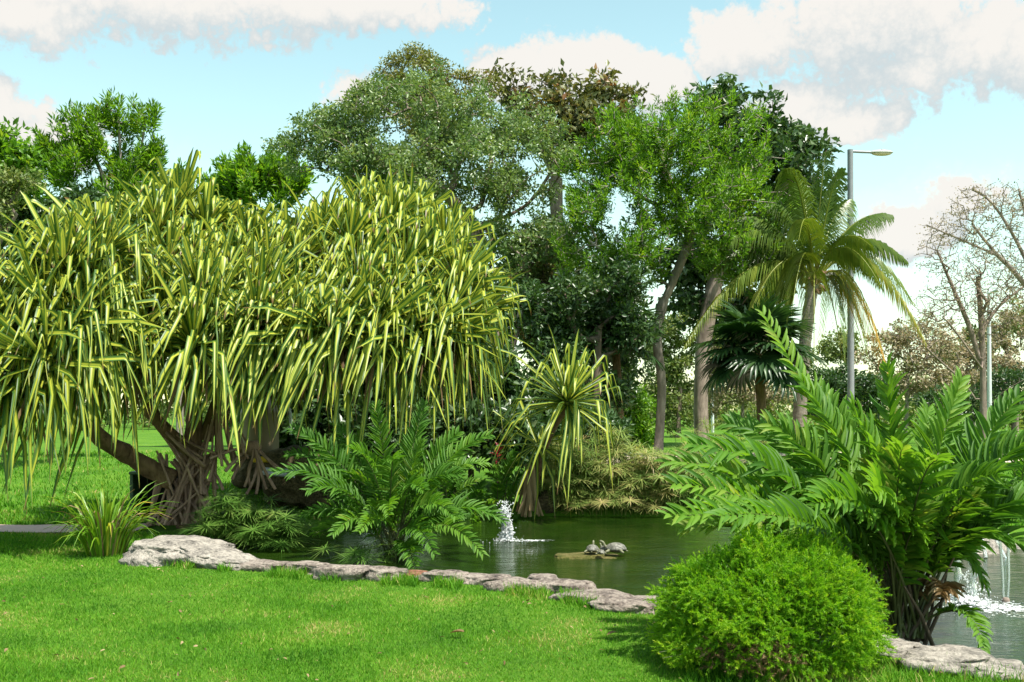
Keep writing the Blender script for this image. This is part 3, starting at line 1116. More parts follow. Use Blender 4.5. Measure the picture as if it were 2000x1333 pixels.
def poly(*pts, n=3):
    """smooth polyline through P() points"""
    p = np.array(pts)
    out = []
    for i in range(len(p) - 1):
        a, b = p[i], p[i + 1]
        c0 = p[max(i - 1, 0)]
        c1 = p[min(i + 2, len(p) - 1)]
        for k in range(n):
            t = k / n
            out.append(0.5 * ((2 * a) + (b - c0) * t + (2 * c0 - 5 * a + 4 * b - c1) * t * t + (3 * a - c0 - 3 * b + c1) * t ** 3))
    out.append(p[-1])
    return np.array(out)


def gz1(x, y):
    return float(ground_z(np.array([x]), np.array([y]))[0])


def on_ground(px, d):
    x = (px - 1000) / 2000 * d
    return np.array((x, d, gz1(x, d)))


# ------------------------------------------------------------------ trees behind the pond
T = TREE_L
b0 = on_ground(985, 29)
tree('shade_tree', 'tall spreading tree with grey green small leaved crown, widest tree behind the pond', 'tree', b0,
     [poly(b0, P(975, 700, 29), P(940, 560, 29), P(925, 450, 29)), poly(P(905, 420, 28.8), P(850, 360, 28.4), P(760, 330, 28)), poly(P(940, 400, 29.2), P(960, 300, 29.4), P(930, 200, 29.5)),
      poly(P(950, 440, 29), P(1030, 400, 29), P(1080, 330, 29)), poly(P(880, 420, 29.3), P(800, 400, 30), P(680, 380, 30.5)), poly(P(890, 350, 28.8), P(840, 270, 29), P(820, 190, 29.4))],
     0.26, [(690, 290, 29, 120, 85), (640, 240, 29.4, 55, 45), (790, 245, 29, 130, 90), (830, 170, 29.5, 70, 55), (940, 240, 29, 130, 65), (1030, 320, 28.6, 100, 95), (900, 330, 27.8, 170, 70),
            (1020, 450, 28.5, 90, 70), (760, 340, 28.5, 130, 60), (600, 310, 29, 60, 50), (560, 290, 29.5, 35, 25), (1060, 540, 29, 70, 80), (960, 520, 29.2, 60, 60)],
     1000, T['grey'], 0.115, 0.5, 78, 0.36, MAT['bark'], up=0.6, lo=0.3, gap=0.15)
b0 = on_ground(860, 33)
tree('olive_tree', 'tree with a fine yellowish olive crown peeking above the grey green tree', 'tree', b0,
     [poly(b0, P(850, 500, 33), P(830, 260, 33))], 0.2,
     [(820, 150, 33, 75, 50), (820, 108, 33, 26, 16), (770, 165, 33, 45, 40), (885, 165, 33, 40, 36), (940, 170, 33.2, 40, 30), (705, 195, 33, 40, 20), (850, 230, 33, 110, 60)],
     260, T['olive'], 0.11, 0.45, 70, 0.34, MAT['bark'], gap=0.3)
b0 = on_ground(1090, 34)
tree('almond_tree', 'tree with big russet and olive leaves rising against the middle cloud', 'tree', b0,
     [poly(b0, P(1090, 600, 34), P(1085, 350, 34)), poly(P(1080, 330, 34), P(1030, 250, 34), P(1005, 170, 34)), poly(P(1100, 330, 34), P(1150, 240, 34), P(1185, 160, 34))], 0.22,
     [(965, 155, 34, 14, 24), (1010, 172, 34, 44, 36), (1085, 168, 34, 26, 22), (1180, 165, 34, 32, 28), (1140, 205, 34, 80, 52), (1235, 190, 34, 24, 20), (1080, 250, 34, 100, 55), (1170, 270, 34, 110, 60)],
     230, T['russet'], 0.24, 0.5, 34, 0.42, MAT['bark'], gap=0.28)
b0 = on_ground(1372, 33)
tree('dark_leaved_tree', 'tall tree with big dark green leaves and a thick flared trunk behind the bright tree', 'tree', b0,
     [poly(b0, P(1368, 760, 33), P(1376, 660, 33), P(1400, 540, 33)), poly(P(1400, 520, 33), P(1440, 400, 33), P(1420, 240, 33)), poly(P(1410, 500, 33), P(1500, 400, 33), P(1590, 300, 33))], 0.25,
     [(1405, 180, 33, 40, 30), (1440, 210, 33, 80, 46), (1510, 262, 33, 60, 40), (1575, 290, 33, 48, 36), (1625, 345, 33, 30, 28), (1520, 350, 33.4, 120, 80), (1440, 320, 34, 120, 90), (1400, 470, 33.6, 110, 60),
      (1390, 560, 34, 70, 50), (1590, 380, 33.6, 60, 50), (1520, 450, 33.6, 80, 60), (1490, 540, 33.6, 70, 50), (1345, 590, 33.6, 46, 50), (1430, 620, 34, 60, 40), (1330, 520, 33.6, 60, 40)],
     580, T['dark'], 0.27, 0.5, 36, 0.42, MAT['bark'], gap=0.2)
b0 = on_ground(1285, 27)
tree('bright_tree', 'vivid green tree with forked grey trunk and twisting pale branches in the middle', 'tree', b0,
     [poly(b0, P(1292, 760, 27), P(1283, 660, 27), P(1297, 585, 27)), poly(P(1310, 560, 27), P(1335, 500, 26.8), P(1352, 455, 26.6), P(1335, 425, 26.4)), poly(P(1293, 550, 27), P(1288, 500, 27.2), P(1300, 440, 27.6)),
      poly(P(1300, 438, 26.6), P(1260, 480, 26.2), P(1200, 500, 26), P(1150, 470, 26)), poly(P(1380, 435, 26.6), P(1420, 400, 26.6), P(1470, 330, 26.8)), poly(P(1330, 400, 26.6), P(1300, 330, 26.6), P(1280, 250, 26.8)),
      poly(P(1380, 440, 26.3), P(1440, 450, 26), P(1480, 500, 26)), poly(P(1280, 400, 26.4), P(1210, 360, 26.3), P(1170, 320, 26.3))],
     0.125, [(1290, 225, 26.8, 100, 42), (1220, 275, 26.6, 100, 60), (1390, 235, 26.8, 110, 50), (1300, 300, 26.6, 170, 70), (1460, 320, 26.8, 80, 70), (1170, 340, 26.4, 80, 60), (1240, 400, 25.8, 150, 70),
           (1400, 400, 26, 130, 70), (1140, 430, 26, 65, 50), (1160, 520, 26, 85, 50), (1440, 500, 26.2, 90, 60), (1240, 520, 26.6, 70, 40), (1110, 480, 26, 40, 30), (1520, 400, 26.4, 50, 50), (1170, 590, 26.6, 80, 40), (1500, 560, 26.4, 40, 40), (1300, 340, 25.6, 100, 60), (1290, 260, 25.8, 80, 40), (1220, 470, 25.6, 110, 50), (1400, 470, 25.8, 90, 50), (1500, 450, 25.8, 60, 50), (1130, 560, 25.8, 60, 40)],
     1750, T['bright'], 0.12, 0.27, 56, 0.25, MAT['bark_pale'], mode='tuft', up=0.8, lo=0.25, gap=0.14, wander=0.24, tip_r=0.009, expo=0.55)
b0 = on_ground(352, 25)
tree('tufted_tree', 'bright green tree of upright tufted shoots standing behind the left part of the variegated crown', 'tree', b0,
     [poly(b0, P(345, 700, 25), P(290, 560, 25), P(240, 420, 25)), poly(P(240, 400, 25), P(270, 320, 25), P(285, 230, 25)), poly(P(225, 400, 25), P(190, 320, 25), P(150, 250, 25)), poly(P(235, 380, 25), P(235, 300, 25), P(230, 220, 25))], 0.09,
     [(235, 225, 25, 55, 36), (290, 240, 25, 34, 44), (165, 255, 25, 45, 44), (110, 275, 25, 36, 40), (230, 295, 25, 80, 60), (300, 310, 25, 26, 50), (140, 330, 25, 70, 50), (240, 370, 25, 70, 40), (80, 320, 25, 30, 40), (170, 400, 25, 60, 30)],
     480, T['bright'], 0.15, 0.24, 64, 0.27, MAT['bark_pale'], mode='tuft', up=1.2, lo=0.3, gap=0.14)
b0 = on_ground(-160, 21)
tree('flowering_tree', 'slender tree with pale blossom among its leaves at the left picture edge', 'tree', b0,
     [poly(b0, P(-70, 560, 21), P(14, 400, 21), P(12, 260, 21))], 0.05,
     [(12, 260, 21, 16, 36), (25, 310, 21, 36, 30), (-10, 330, 21, 40, 60), (40, 350, 21, 34, 34)], 70, T['bright'], 0.17, 0.45, 40, 0.3, MAT['bark'], gap=0.3)
b0 = on_ground(-120, 20)
tree('blossom_shrub', 'tall shrub carrying cream blossom left of the tufted tree', 'shrub', b0,
     [poly(b0, P(-60, 600, 20), P(30, 420, 20))], 0.06,
     [(30, 370, 20, 50, 40), (60, 400, 20, 30, 30), (0, 400, 20, 40, 40)], 80, T['pale'], 0.09, 0.5, 60, 0.28, MAT['bark'], gap=0.25)
b0 = on_ground(-90, 22)
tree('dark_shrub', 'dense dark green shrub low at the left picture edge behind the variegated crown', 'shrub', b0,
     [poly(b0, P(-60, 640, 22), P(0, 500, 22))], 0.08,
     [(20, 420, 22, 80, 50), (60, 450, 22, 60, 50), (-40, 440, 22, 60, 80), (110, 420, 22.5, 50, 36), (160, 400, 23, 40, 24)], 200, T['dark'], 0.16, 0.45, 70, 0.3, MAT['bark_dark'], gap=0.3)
b0 = on_ground(500, 32)
tree('round_tree', 'rounded bright green tree top just above the variegated crown, left of the grey green tree', 'tree', b0,
     [poly(b0, P(500, 560, 32), P(505, 420, 32))], 0.15,
     [(500, 330, 32, 70, 30), (450, 345, 32, 40, 26), (560, 340, 32, 50, 34), (510, 365, 32, 100, 40), (350, 345, 32, 18, 20), (420, 375, 32, 60, 24)], 210, T['bright'], 0.2, 0.34, 56, 0.36, MAT['bark'], mode='tuft', up=1.0, gap=0.3)

# understory
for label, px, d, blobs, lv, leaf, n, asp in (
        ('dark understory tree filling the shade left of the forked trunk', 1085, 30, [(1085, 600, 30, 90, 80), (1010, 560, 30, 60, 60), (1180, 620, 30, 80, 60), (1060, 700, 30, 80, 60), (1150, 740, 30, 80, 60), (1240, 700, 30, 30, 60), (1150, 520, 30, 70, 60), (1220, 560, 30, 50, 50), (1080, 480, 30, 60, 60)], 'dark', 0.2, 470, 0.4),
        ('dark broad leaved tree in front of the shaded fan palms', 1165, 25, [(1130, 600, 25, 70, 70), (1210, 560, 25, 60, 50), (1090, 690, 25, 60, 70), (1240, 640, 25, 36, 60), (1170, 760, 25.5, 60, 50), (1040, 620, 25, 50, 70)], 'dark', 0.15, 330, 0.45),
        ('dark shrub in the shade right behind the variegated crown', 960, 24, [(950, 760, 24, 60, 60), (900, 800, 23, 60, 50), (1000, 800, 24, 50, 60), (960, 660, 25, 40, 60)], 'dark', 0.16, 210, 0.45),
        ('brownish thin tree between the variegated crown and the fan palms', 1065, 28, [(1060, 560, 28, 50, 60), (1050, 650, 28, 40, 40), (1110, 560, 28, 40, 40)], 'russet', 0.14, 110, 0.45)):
    b0 = on_ground(px, d)
    tree('understory_tree', label, 'tree', b0, [poly(b0, P(px, 740, d), P(px + 5, 640, d))], 0.16, blobs, n, T[lv], leaf, asp, 56, 0.34, MAT['bark_dark'], gap=0.1, group='understory trees behind the pond')
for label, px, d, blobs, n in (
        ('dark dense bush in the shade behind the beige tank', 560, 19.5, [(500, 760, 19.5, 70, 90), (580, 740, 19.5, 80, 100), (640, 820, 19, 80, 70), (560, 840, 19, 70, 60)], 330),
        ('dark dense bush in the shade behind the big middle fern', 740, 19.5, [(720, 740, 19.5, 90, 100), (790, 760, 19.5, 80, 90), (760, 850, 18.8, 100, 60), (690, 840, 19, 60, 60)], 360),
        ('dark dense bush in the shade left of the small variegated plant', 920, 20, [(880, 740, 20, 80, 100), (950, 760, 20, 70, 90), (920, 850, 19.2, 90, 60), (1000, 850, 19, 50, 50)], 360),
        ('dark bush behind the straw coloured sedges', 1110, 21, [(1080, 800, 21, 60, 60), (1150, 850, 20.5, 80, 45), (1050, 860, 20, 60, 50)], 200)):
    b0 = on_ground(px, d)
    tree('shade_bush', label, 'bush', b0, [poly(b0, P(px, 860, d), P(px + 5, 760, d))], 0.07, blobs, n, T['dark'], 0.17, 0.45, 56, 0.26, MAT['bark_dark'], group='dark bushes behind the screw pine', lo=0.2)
b0 = on_ground(1005, 27.5)
tree('leaning_tree', 'slim grey trunk leaning between the two variegated plants', 'tree', b0, [poly(b0, P(1000, 820, 27.5), P(990, 740, 27.5), P(1015, 620, 27.5), P(1040, 500, 27.5))], 0.13,
     [(1040, 480, 27.5, 60, 40), (1010, 540, 27.5, 40, 40)], 60, T['grey'], 0.12, 0.5, 60, 0.32, MAT['bark'])
for label, px, d, blobs, lv, leaf, n in (
        ('bright green bush in sunlight left of the forked trunk base', 1230, 31, [(1225, 800, 31, 45, 45), (1190, 840, 31, 50, 40), (1245, 850, 31, 36, 36)], 'bright', 0.16, 130),
        ('pale green small tree seen through the gap right of the forked trunk', 1325, 46, [(1320, 700, 46, 40, 50), (1345, 640, 46, 50, 46), (1290, 670, 46, 40, 50), (1400, 680, 46, 40, 50), (1320, 790, 46, 46, 60), (1290, 740, 46, 30, 60)], 'pale', 0.2, 260),
        ('dark green rounded bush behind the lamp post', 1650, 44, [(1640, 750, 44, 60, 40), (1600, 770, 44, 40, 40), (1690, 770, 44, 50, 40)], 'dark', 0.2, 170),
        ('dark green bush under the bare tree at the right picture edge', 1980, 46, [(1980, 760, 46, 60, 40), (1900, 790, 46, 60, 30), (1830, 790, 46, 50, 30)], 'dark', 0.2, 170),
        ('yellowish pale tree right of the palm trunk', 1640, 52, [(1640, 680, 52, 36, 34), (1600, 700, 52, 30, 20)], 'pale', 0.2, 60),
        ('green tree top behind the twigs at the right picture edge', 1985, 54, [(1985, 620, 54, 40, 30), (1930, 660, 54, 50, 30), (1870, 690, 54, 50, 26)], 'pale', 0.22, 100)):
    b0 = on_ground(px, d)
    cat = 'tree' if 'tree' in label.split()[:4] or 'tree' in label[:24] else 'bush'
    tree('background_bush' if cat == 'bush' else 'background_tree', label, cat, b0, [poly(b0, P(px, 820, d), P(px + 3, 760, d))], 0.12, blobs, n, T[lv], leaf, 0.45, 50, 0.42, MAT['bark'], group='background trees and bushes', gap=0.2)
for label, px, d, blobs, n in (
        ('dry tan tree behind the drooping palm fronds', 1770, 50, [(1740, 690, 50, 70, 50), (1800, 660, 50, 70, 50), (1770, 740, 50, 90, 40)], 190),
        ('dry tan tree behind the bare trunk and the thin lamp', 1900, 52, [(1870, 700, 52, 70, 50), (1960, 690, 52, 70, 60), (1990, 620, 52, 40, 40), (1930, 740, 52, 90, 36)], 220),
        ('dry tan shrub seen between the fan palm trunks', 1450, 48, [(1440, 680, 48, 60, 40), (1400, 760, 48, 60, 50), (1500, 760, 48, 60, 40)], 150)):
    b0 = on_ground(px, d)
    tree('dry_tree', label, 'tree', b0, [poly(b0, P(px, 820, d), P(px + 3, 720, d))], 0.12, blobs, n, T['tan'], 0.17, 0.6, 40, 0.45, MAT['bark_pale'], group='dry background trees', gap=0.25, tip_r=0.012)

# bare trees at the right
b0 = on_ground(1922, 36)
tree('bare_tree', 'nearly leafless tree with straight pinkish trunk beside the thin lamp', 'tree', b0,
     [poly(b0, P(1920, 780, 36), P(1918, 660, 36), P(1910, 540, 36)), poly(P(1905, 780, 36), P(1880, 745, 36), P(1830, 700, 35.5), P(1790, 660, 35)), poly(P(1935, 790, 36), P(1975, 755, 36), P(2050, 720, 36)),
      poly(P(1912, 700, 36), P(1890, 630, 36), P(1860, 560, 36), P(1830, 490, 36)), poly(P(1915, 650, 36), P(1950, 600, 36), P(2000, 560, 36)), poly(P(1918, 720, 35.8), P(1860, 640, 35.4), P(1840, 620, 35.2))], 0.15,
     [(1830, 500, 36, 50, 50), (1870, 560, 36, 70, 60), (1910, 520, 36, 40, 40), (1830, 610, 36, 60, 50), (1960, 560, 36, 70, 60), (1800, 660, 35.5, 40, 30), (1930, 620, 36, 60, 50)],
     800, T['tan'], 0.07, 0.5, 5, 0.25, MAT['bark'], gap=0.0, tip_r=0.006, wander=0.16, lo=0.1, group='bare trees at the right', limb_r=0.04)
b0 = on_ground(2090, 33)
tree('bare_tree', 'nearly leafless tree reaching in from the right picture edge, twigs against the sky', 'tree', b0,
     [poly(b0, P(2070, 740, 33), P(2040, 620, 33)), poly(P(2020, 580, 33), P(1980, 530, 33), P(1940, 490, 33), P(1900, 440, 33)), poly(P(2030, 570, 33), P(1990, 480, 33), P(1940, 400, 33), P(1900, 370, 33)), poly(P(2045, 560, 33), P(2010, 450, 33), P(1990, 370, 33)),
      poly(P(1950, 500, 33), P(1880, 470, 33), P(1810, 440, 33))], 0.15,
     [(1900, 400, 33, 50, 40), (1960, 400, 33, 60, 45), (2010, 400, 33, 50, 50), (1850, 450, 33, 55, 36), (1930, 470, 33, 70, 50), (2030, 480, 33, 60, 60), (1985, 540, 33, 60, 40), (2090, 420, 33, 60, 60)],
     950, T['tan'], 0.07, 0.5, 6, 0.25, MAT['bark_pale'], gap=0.0, tip_r=0.006, wander=0.16, lo=0.1, group='bare trees at the right')

# far treeline closing the view
mb = MB()
fx, fc = [], []
for k in range(900):
    a = rng.uniform(-0.75, 0.75)
    d = rng.uniform(62, 78)
    top = 2.6 + 1.3 * noise.noise((a * 9, 0, 3)) + (1.6 if a < -0.15 else 0)
    fx.append((a * d, d, 0.35 + top * rng.random() ** 0.7))
leaves(mb, np.array(fx), 0.9, 46, 0.42, 0.5, 'ball', 0.6)
single('far_woods', mb, T['pale'], kind='stuff')

# ------------------------------------------------------------------ fan palms
def fan_mesh(seed):
    r = np.random.default_rng(seed)
    m = MB()
    n = 34
    for k in range(n):
        a = -2.35 + 4.7 * k / (n - 1)
        L = 1.0 * (0.82 + 0.18 * math.cos(a * 0.5)) * r.uniform(0.93, 1.05)
        d = np.array((math.sin(a), math.cos(a), 0))
        s = np.array((math.cos(a), -math.sin(a), 0))
        dr = r.uniform(0.08, 0.3)
        w = 0.072
        rows = []
        for t, ww in ((0.05, 0.25), (0.5, 1.0), (0.78, 0.6), (1.0, 0.05)):
            c = d * L * t + np.array((0, 0, 0.10 * math.sin(t * 2.2) - dr * t ** 3))
            rows += [c - s * w * ww + np.array((0, 0, 0.02 * ww)), c - np.array((0, 0, 0.012)), c + s * w * ww + np.array((0, 0, 0.02 * ww))]
        f = []
        for i in range(3):
            for j in range(2):
                q = i * 3 + j
                f.append((q, q + 1, q + 4, q + 3))
        m.add(rows, f, [(0, t, r.random()) for t in (0, .5, .8, 1) for _ in range(3)])
    return m.mesh('fan_leaf', MAT['fan'])


FANS = [fan_mesh(s) for s in (1, 2, 3)]


def fan_palm(label, px, py, d, n, size, h0=None, seed=0):
    r = np.random.default_rng(seed)
    c = P(px, py, d)
    b = np.array((c[0] + 0.1, d, gz1(c[0], d)))
    t = thing('fan_palm', label, 'palm', b, 'fan palms in the shade behind the pond')
    m = MB()
    tube(m, bez(b, (b + c) / 2 + np.array((0.12, 0, 0)), c, 10), np.linspace(0.13, 0.1, 10), 9, 0, 0.3, seed)
    part('trunk', m, MAT['fibre'], t)
    for k in range(n):
        az = k * 2.39996 + r.uniform(-.3, .3)
        el = RAD(75 - 115 * (k / n) + r.uniform(-8, 8))
        dd = np.array((math.cos(az) * math.cos(el), math.sin(az) * math.cos(el), math.sin(el)))
        pl = r.uniform(0.55, 0.85) * size
        pt = c + dd * pl
        m = MB()
        tube(m, [c, c + dd * pl * 0.5 + (0, 0, 0.03), pt], [0.018, 0.014, 0.011], 5)
        st = part('leaf_stalk', m, MAT['fern_stalk'], t)
        dirv = nrm(dd + np.array((0, 0, -0.35)))
        s, d2, nn = frames(dirv[None])
        s, d2, nn = s[0], d2[0], nn[0]
        M = np.stack([s * size, d2 * size, nn * size], 1)
        place('leaf', FANS[k % 3], M, pt, st)
    return t


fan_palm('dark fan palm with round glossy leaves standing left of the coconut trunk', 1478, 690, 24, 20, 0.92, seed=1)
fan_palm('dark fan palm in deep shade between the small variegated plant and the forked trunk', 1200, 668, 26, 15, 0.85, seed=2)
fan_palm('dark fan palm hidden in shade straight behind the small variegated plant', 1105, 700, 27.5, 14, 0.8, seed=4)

# ------------------------------------------------------------------ coconut palm
D = 26
b0 = on_ground(1560, D)
top = P(1590, 545, D)
palm = thing('coconut_palm', 'coconut palm with arching fronds, some tips turned orange, beside the lamp post', 'palm', b0, None)
m = MB()
n = 40
pts = bez(b0, P(1562, 700, D), top, n)
rad = 0.145 + 0.05 * (1 - np.linspace(0, 1, n)) ** 3 + 0.012 * (np.arange(n) % 2)
tube(m, pts, rad, 14, 0, 0.06, 2)
part('trunk', m, MAT['palm_bark'], palm)
m = MB()
for k in range(26):
    az = k * 2.4
    dd = np.array((math.cos(az), math.sin(az), 0))
    a = top + np.array((0, 0, -0.38 + 0.028 * k)) + dd * 0.12
    e = a + dd * 0.2 + np.array((0, 0, rng.uniform(-0.28, 0.25)))
    tube(m, [a, (a + e) / 2 + (0, 0, 0.06), e], [0.06, 0.05, 0.02], 5)
part('leaf_boots', m, MAT['fibre'], palm)


def palm_frond(tip, lift, age, n=64, L=1.05, seed=0):
    r = np.random.default_rng(seed)
    tip = np.asarray(tip, float)
    a = top + nrm((tip - top) * np.array((1, 1, 0.3))) * 0.1
    c = top + (tip - top) * 0.45 + np.array((0, 0, lift))
    pts = bez(a, c, tip, 24)
    m = MB()
    tube(m, pts, np.linspace(0.035, 0.006, 24), 5, 0, rnd=0.62 + 0.2 * age)
    t = nrm(np.gradient(pts, axis=0))
    for side in (-1, 1):
        for k in range(n):
            u = 0.13 + 0.87 * (k + 0.5) / n
            i = u * 23
            i0 = int(i)
            f = i - i0
            p = pts[i0] * (1 - f) + pts[min(i0 + 1, 23)] * f
            d = nrm(t[i0] * (1 - f) + t[min(i0 + 1, 23)] * f)
            s = np.cross(d, (0, 0, 1.0))
            s = nrm(s) if np.linalg.norm(s) > 0.05 else np.array((1.0, 0, 0))
            l = L * (math.sin(math.pi * min(1, u * 0.86 + 0.1)) ** 0.6) * r.uniform(0.85, 1.1) * (1 - 0.35 * u)
            d0 = nrm(s * side * 0.7 + d * 0.7 + np.array((0, 0, 0.0 - 0.35 * r.random())))
            g = np.array((0, 0, -1.0))
            d1 = nrm(d0 * 0.75 + g * r.uniform(0.6, 1.1))
            d2 = nrm(d0 * 0.45 + g * r.uniform(0.9, 1.5))
            q0 = p
            q1 = q0 + d0 * l * 0.33
            q2 = q1 + d1 * l * 0.36
            q3 = q2 + d2 * l * 0.34
            w = 0.020
            wv = nrm(np.cross(d0, np.cross(d0, g) + 1e-6) * 0.6 + d * 0.8)
            rows = []
            for q, ww in ((q0, .5), (q1, 1), (q2, .75), (q3, .08)):
                rows += [q - wv * w * ww, q + wv * w * ww]
            col = np.clip(0.25 + 0.4 * age + 0.25 * r.random() - 0.1 + age * 0.35 * u, 0, 1)
            m.add(rows, [(0, 1, 3, 2), (2, 3, 5, 4), (4, 5, 7, 6)], [(0, t_, min(1, col + age * 0.18 * (t_ > 0.9))) for t_ in (0, 0, .33, .33, .7, .7, 1, 1)])
    part('frond', m, MAT['coconut'], palm)


for k, (px, py, dd, lift, age) in enumerate((
        (1612, 298, 0.2, 0.5, 0.1), (1535, 330, -1.0, 1.6, 0.2), (1738, 420, 0.3, 1.1, 0.15), (1770, 510, -0.4, 1.5, 0.2), (1808, 670, -0.5, 2.4, 0.65), (1735, 740, 0.6, 2.2, 0.95), (1690, 690, 1.5, 1.6, 0.4),
        (1425, 430, 0.4, 1.2, 0.15), (1440, 540, 1.2, 1.5, 0.2), (1335, 680, -0.8, 2.2, 0.4), (1515, 640, -1.8, 2.1, 0.35), (1560, 470, -2.6, 1.9, 0.3), (1500, 690, 0.8, 1.7, 0.5), (1645, 700, 2.2, 1.6, 0.3),
        (1660, 390, 1.8, 0.9, 0.1), (1380, 540, 0.2, 1.7, 0.2), (1450, 650, -1.2, 2.0, 0.4), (1410, 480, -0.6, 1.5, 0.2), (1545, 620, -2.4, 2.0, 0.35), (1780, 590, 1.2, 1.9, 0.3), (1400, 600, 0.8, 1.9, 0.25), (1590, 700, -2.2, 1.6, 0.4), (1500, 400, 0.2, 1.2, 0.15), (1720, 560, -1.6, 1.7, 0.25), (1560, 350, 1.6, 0.9, 0.1), (1470, 500, 2.2, 1.1, 0.2), (1700, 480, -2.0, 1.2, 0.2), (1640, 330, -0.6, 0.7, 0.15))):
    palm_frond(P(px, py, D + dd), lift, age, seed=k)

# ------------------------------------------------------------------ lamps
D = 30
g0 = on_ground(1662, D)
lamp = thing('street_lamp', 'tall grey street lamp with one arm and flat head, right of the coconut palm', 'street lamp', g0, 'street lamps')
tz = P(1660, 293, D)[2]
m = MB()
tube(m, [g0, (g0 + [g0[0] + 0.0 - g0[0], 0, 0]), np.array((g0[0] - 0.02, D, tz))][::2], [0.105, 0.082], 12)
part('pole', m, MAT['steel'], lamp)
m = MB()
box(m, g0 + np.array((0, 0, 0.03)), (0.4, 0.4, 0.06), 0, 0.01)
part('base_plate', m, MAT['steel'], lamp)
xa = (1662 - 1000) / 2000 * D
m = MB()
tube(m, [(xa, D, tz - 0.05), (xa + 0.3, D, tz - 0.065), (xa + 0.62, D, tz - 0.075)], 0.038, 8)
part('arm', m, MAT['steel'], lamp)
v, f = ICO[3]
m = MB()
q = v.copy()
q[:, 2] = np.where(q[:, 2] > 0, q[:, 2] * 0.085, q[:, 2] * 0.02)
q[:, 0] = q[:, 0] * 0.36
q[:, 1] = q[:, 1] * 0.15
m.add(q + np.array((xa + 0.88, D, tz - 0.09)), f)
hd = part('lamp_head', m, MAT['lamp_body'], lamp)
m = MB()
q = v.copy()
q[:, 2] = np.where(q[:, 2] < 0, q[:, 2] * 0.075, q[:, 2] * 0.01)
q[:, 0] *= 0.30
q[:, 1] *= 0.125
m.add(q + np.array((xa + 0.9, D, tz - 0.105)), f)
part('diffuser', m, MAT['diffuser'], hd)
m = MB()
box(m, (xa + 0.92, D, tz + 0.0), (0.06, 0.06, 0.05), 0, 0.01)
part('photocell', m, MAT['steel'], hd)
for label, px, py, d, rr in (('slim pale street lamp pole in front of the bare trees', 1933, 572, 42, 0.085), ('thin white pole far behind the fan palm', 1392, 640, 55, 0.07)):
    g0 = on_ground(px, d)
    z = P(px, py, d)[2]
    lp = thing('street_lamp', label, 'street lamp', g0, 'street lamps')
    m = MB()
    tube(m, [g0, (g0[0] - 0.03, d, z)], [rr * 1.15, rr * 0.75], 10)
    part('pole', m, MAT['white_paint'], lp)
    m = MB()
    tube(m, [(g0[0] - 0.03, d, z - 0.05), (g0[0] - 0.03, d - 0.4, z), (g0[0] - 0.03, d - 0.9, z + 0.02)], [0.05, 0.05, 0.1], 6)
    part('arm', m, MAT['white_paint'], lp)

# ------------------------------------------------------------------ leather ferns
def leaflet_template():
    rows, uv, f = [], [], []
    for v_, w, dz in ((0, .22, 0.0), (.12, .72, .015), (.4, 1, .02), (.72, .78, -.03), (.92, .35, -.10), (1, .04, -.14)):
        rows += [(-w / 2, v_, dz + 0.10 * w), (0, v_, dz), (w / 2, v_, dz + 0.10 * w)]
        uv += [(-1, v_), (0, v_), (1, v_)]
    for i in range(5):
        for j in range(2):
            q = i * 3 + j
            f.append((q, q + 1, q + 4, q + 3))
    return np.array(rows, float), np.array(f), np.array(uv, float)


LT_V, LT_F, LT_UV = leaflet_template()
LEAFLETS = []
for k in range(4):
    m = MB()
    vv = LT_V.copy()
    vv[:, 2] += (k - 1.5) * 0.06 * vv[:, 1] ** 2
    vv[:, 0] += (k - 1.5) * 0.04 * np.sin(vv[:, 1] * 3)
    m.add(vv, LT_F, np.column_stack([LT_UV, np.full(len(vv), 0.15 + 0.22 * k)]))
    LEAFLETS.append(m.mesh('leaflet', MAT['fern']))


def frond_geo(a, c, tip, npair, Lm, Wm, twist=0.0, seed=0, bare=0.27, fold=0.25):
    r = np.random.default_rng(seed)
    pts = bez(a, c, tip, 26)
    t = nrm(np.gradient(pts, axis=0))
    Ms, Ts = [], []
    up = np.array((0.0, 0, 1))
    for k in range(npair):
        for side in (-1, 1):
            u = bare + (1 - bare) * (k + (0.5 if side > 0 else 0.15)) / npair
            i = min(u * 25, 24.99)
            i0 = int(i)
            f = i - i0
            p = pts[i0] * (1 - f) + pts[i0 + 1] * f
            d = nrm(t[i0] * (1 - f) + t[i0 + 1] * f)
            s = np.cross(d, up)
            if np.linalg.norm(s) < 0.15:
                s = np.cross(d, (0.3, 1, 0))
            s = nrm(s)
            nn = np.cross(s, d)
            ct, st = math.cos(twist), math.sin(twist)
            s, nn = s * ct + nn * st, nn * ct - s * st
            w = (u - bare) / (1 - bare)
            ang = RAD(62 - 30 * w + r.uniform(-7, 7))
            prof = min(1.0, 0.62 + 1.6 * w) * (1 - 0.62 * max(0, w - 0.45) / 0.55) ** 0.9
            L = Lm * prof * r.uniform(0.78, 1.12)
            dl = nrm(d * math.cos(ang) + s * side * math.sin(ang) + nn * (fold + r.uniform(-.2, .2)) + up * r.uniform(-0.25, 0.22))
            nl = nn - dl * np.dot(nn, dl)
            nl = nrm(nl + r.normal(0, 0.2, 3))
            sl = nrm(np.cross(dl, nl))
            nl = np.cross(sl, dl)
            W = Wm * r.uniform(0.85, 1.1) * (0.7 + 0.3 * prof)
            Ms.append(np.stack([sl * W, dl * L, nl * L], 1))
            Ts.append(p)
    return pts, np.array(Ms), np.array(Ts)


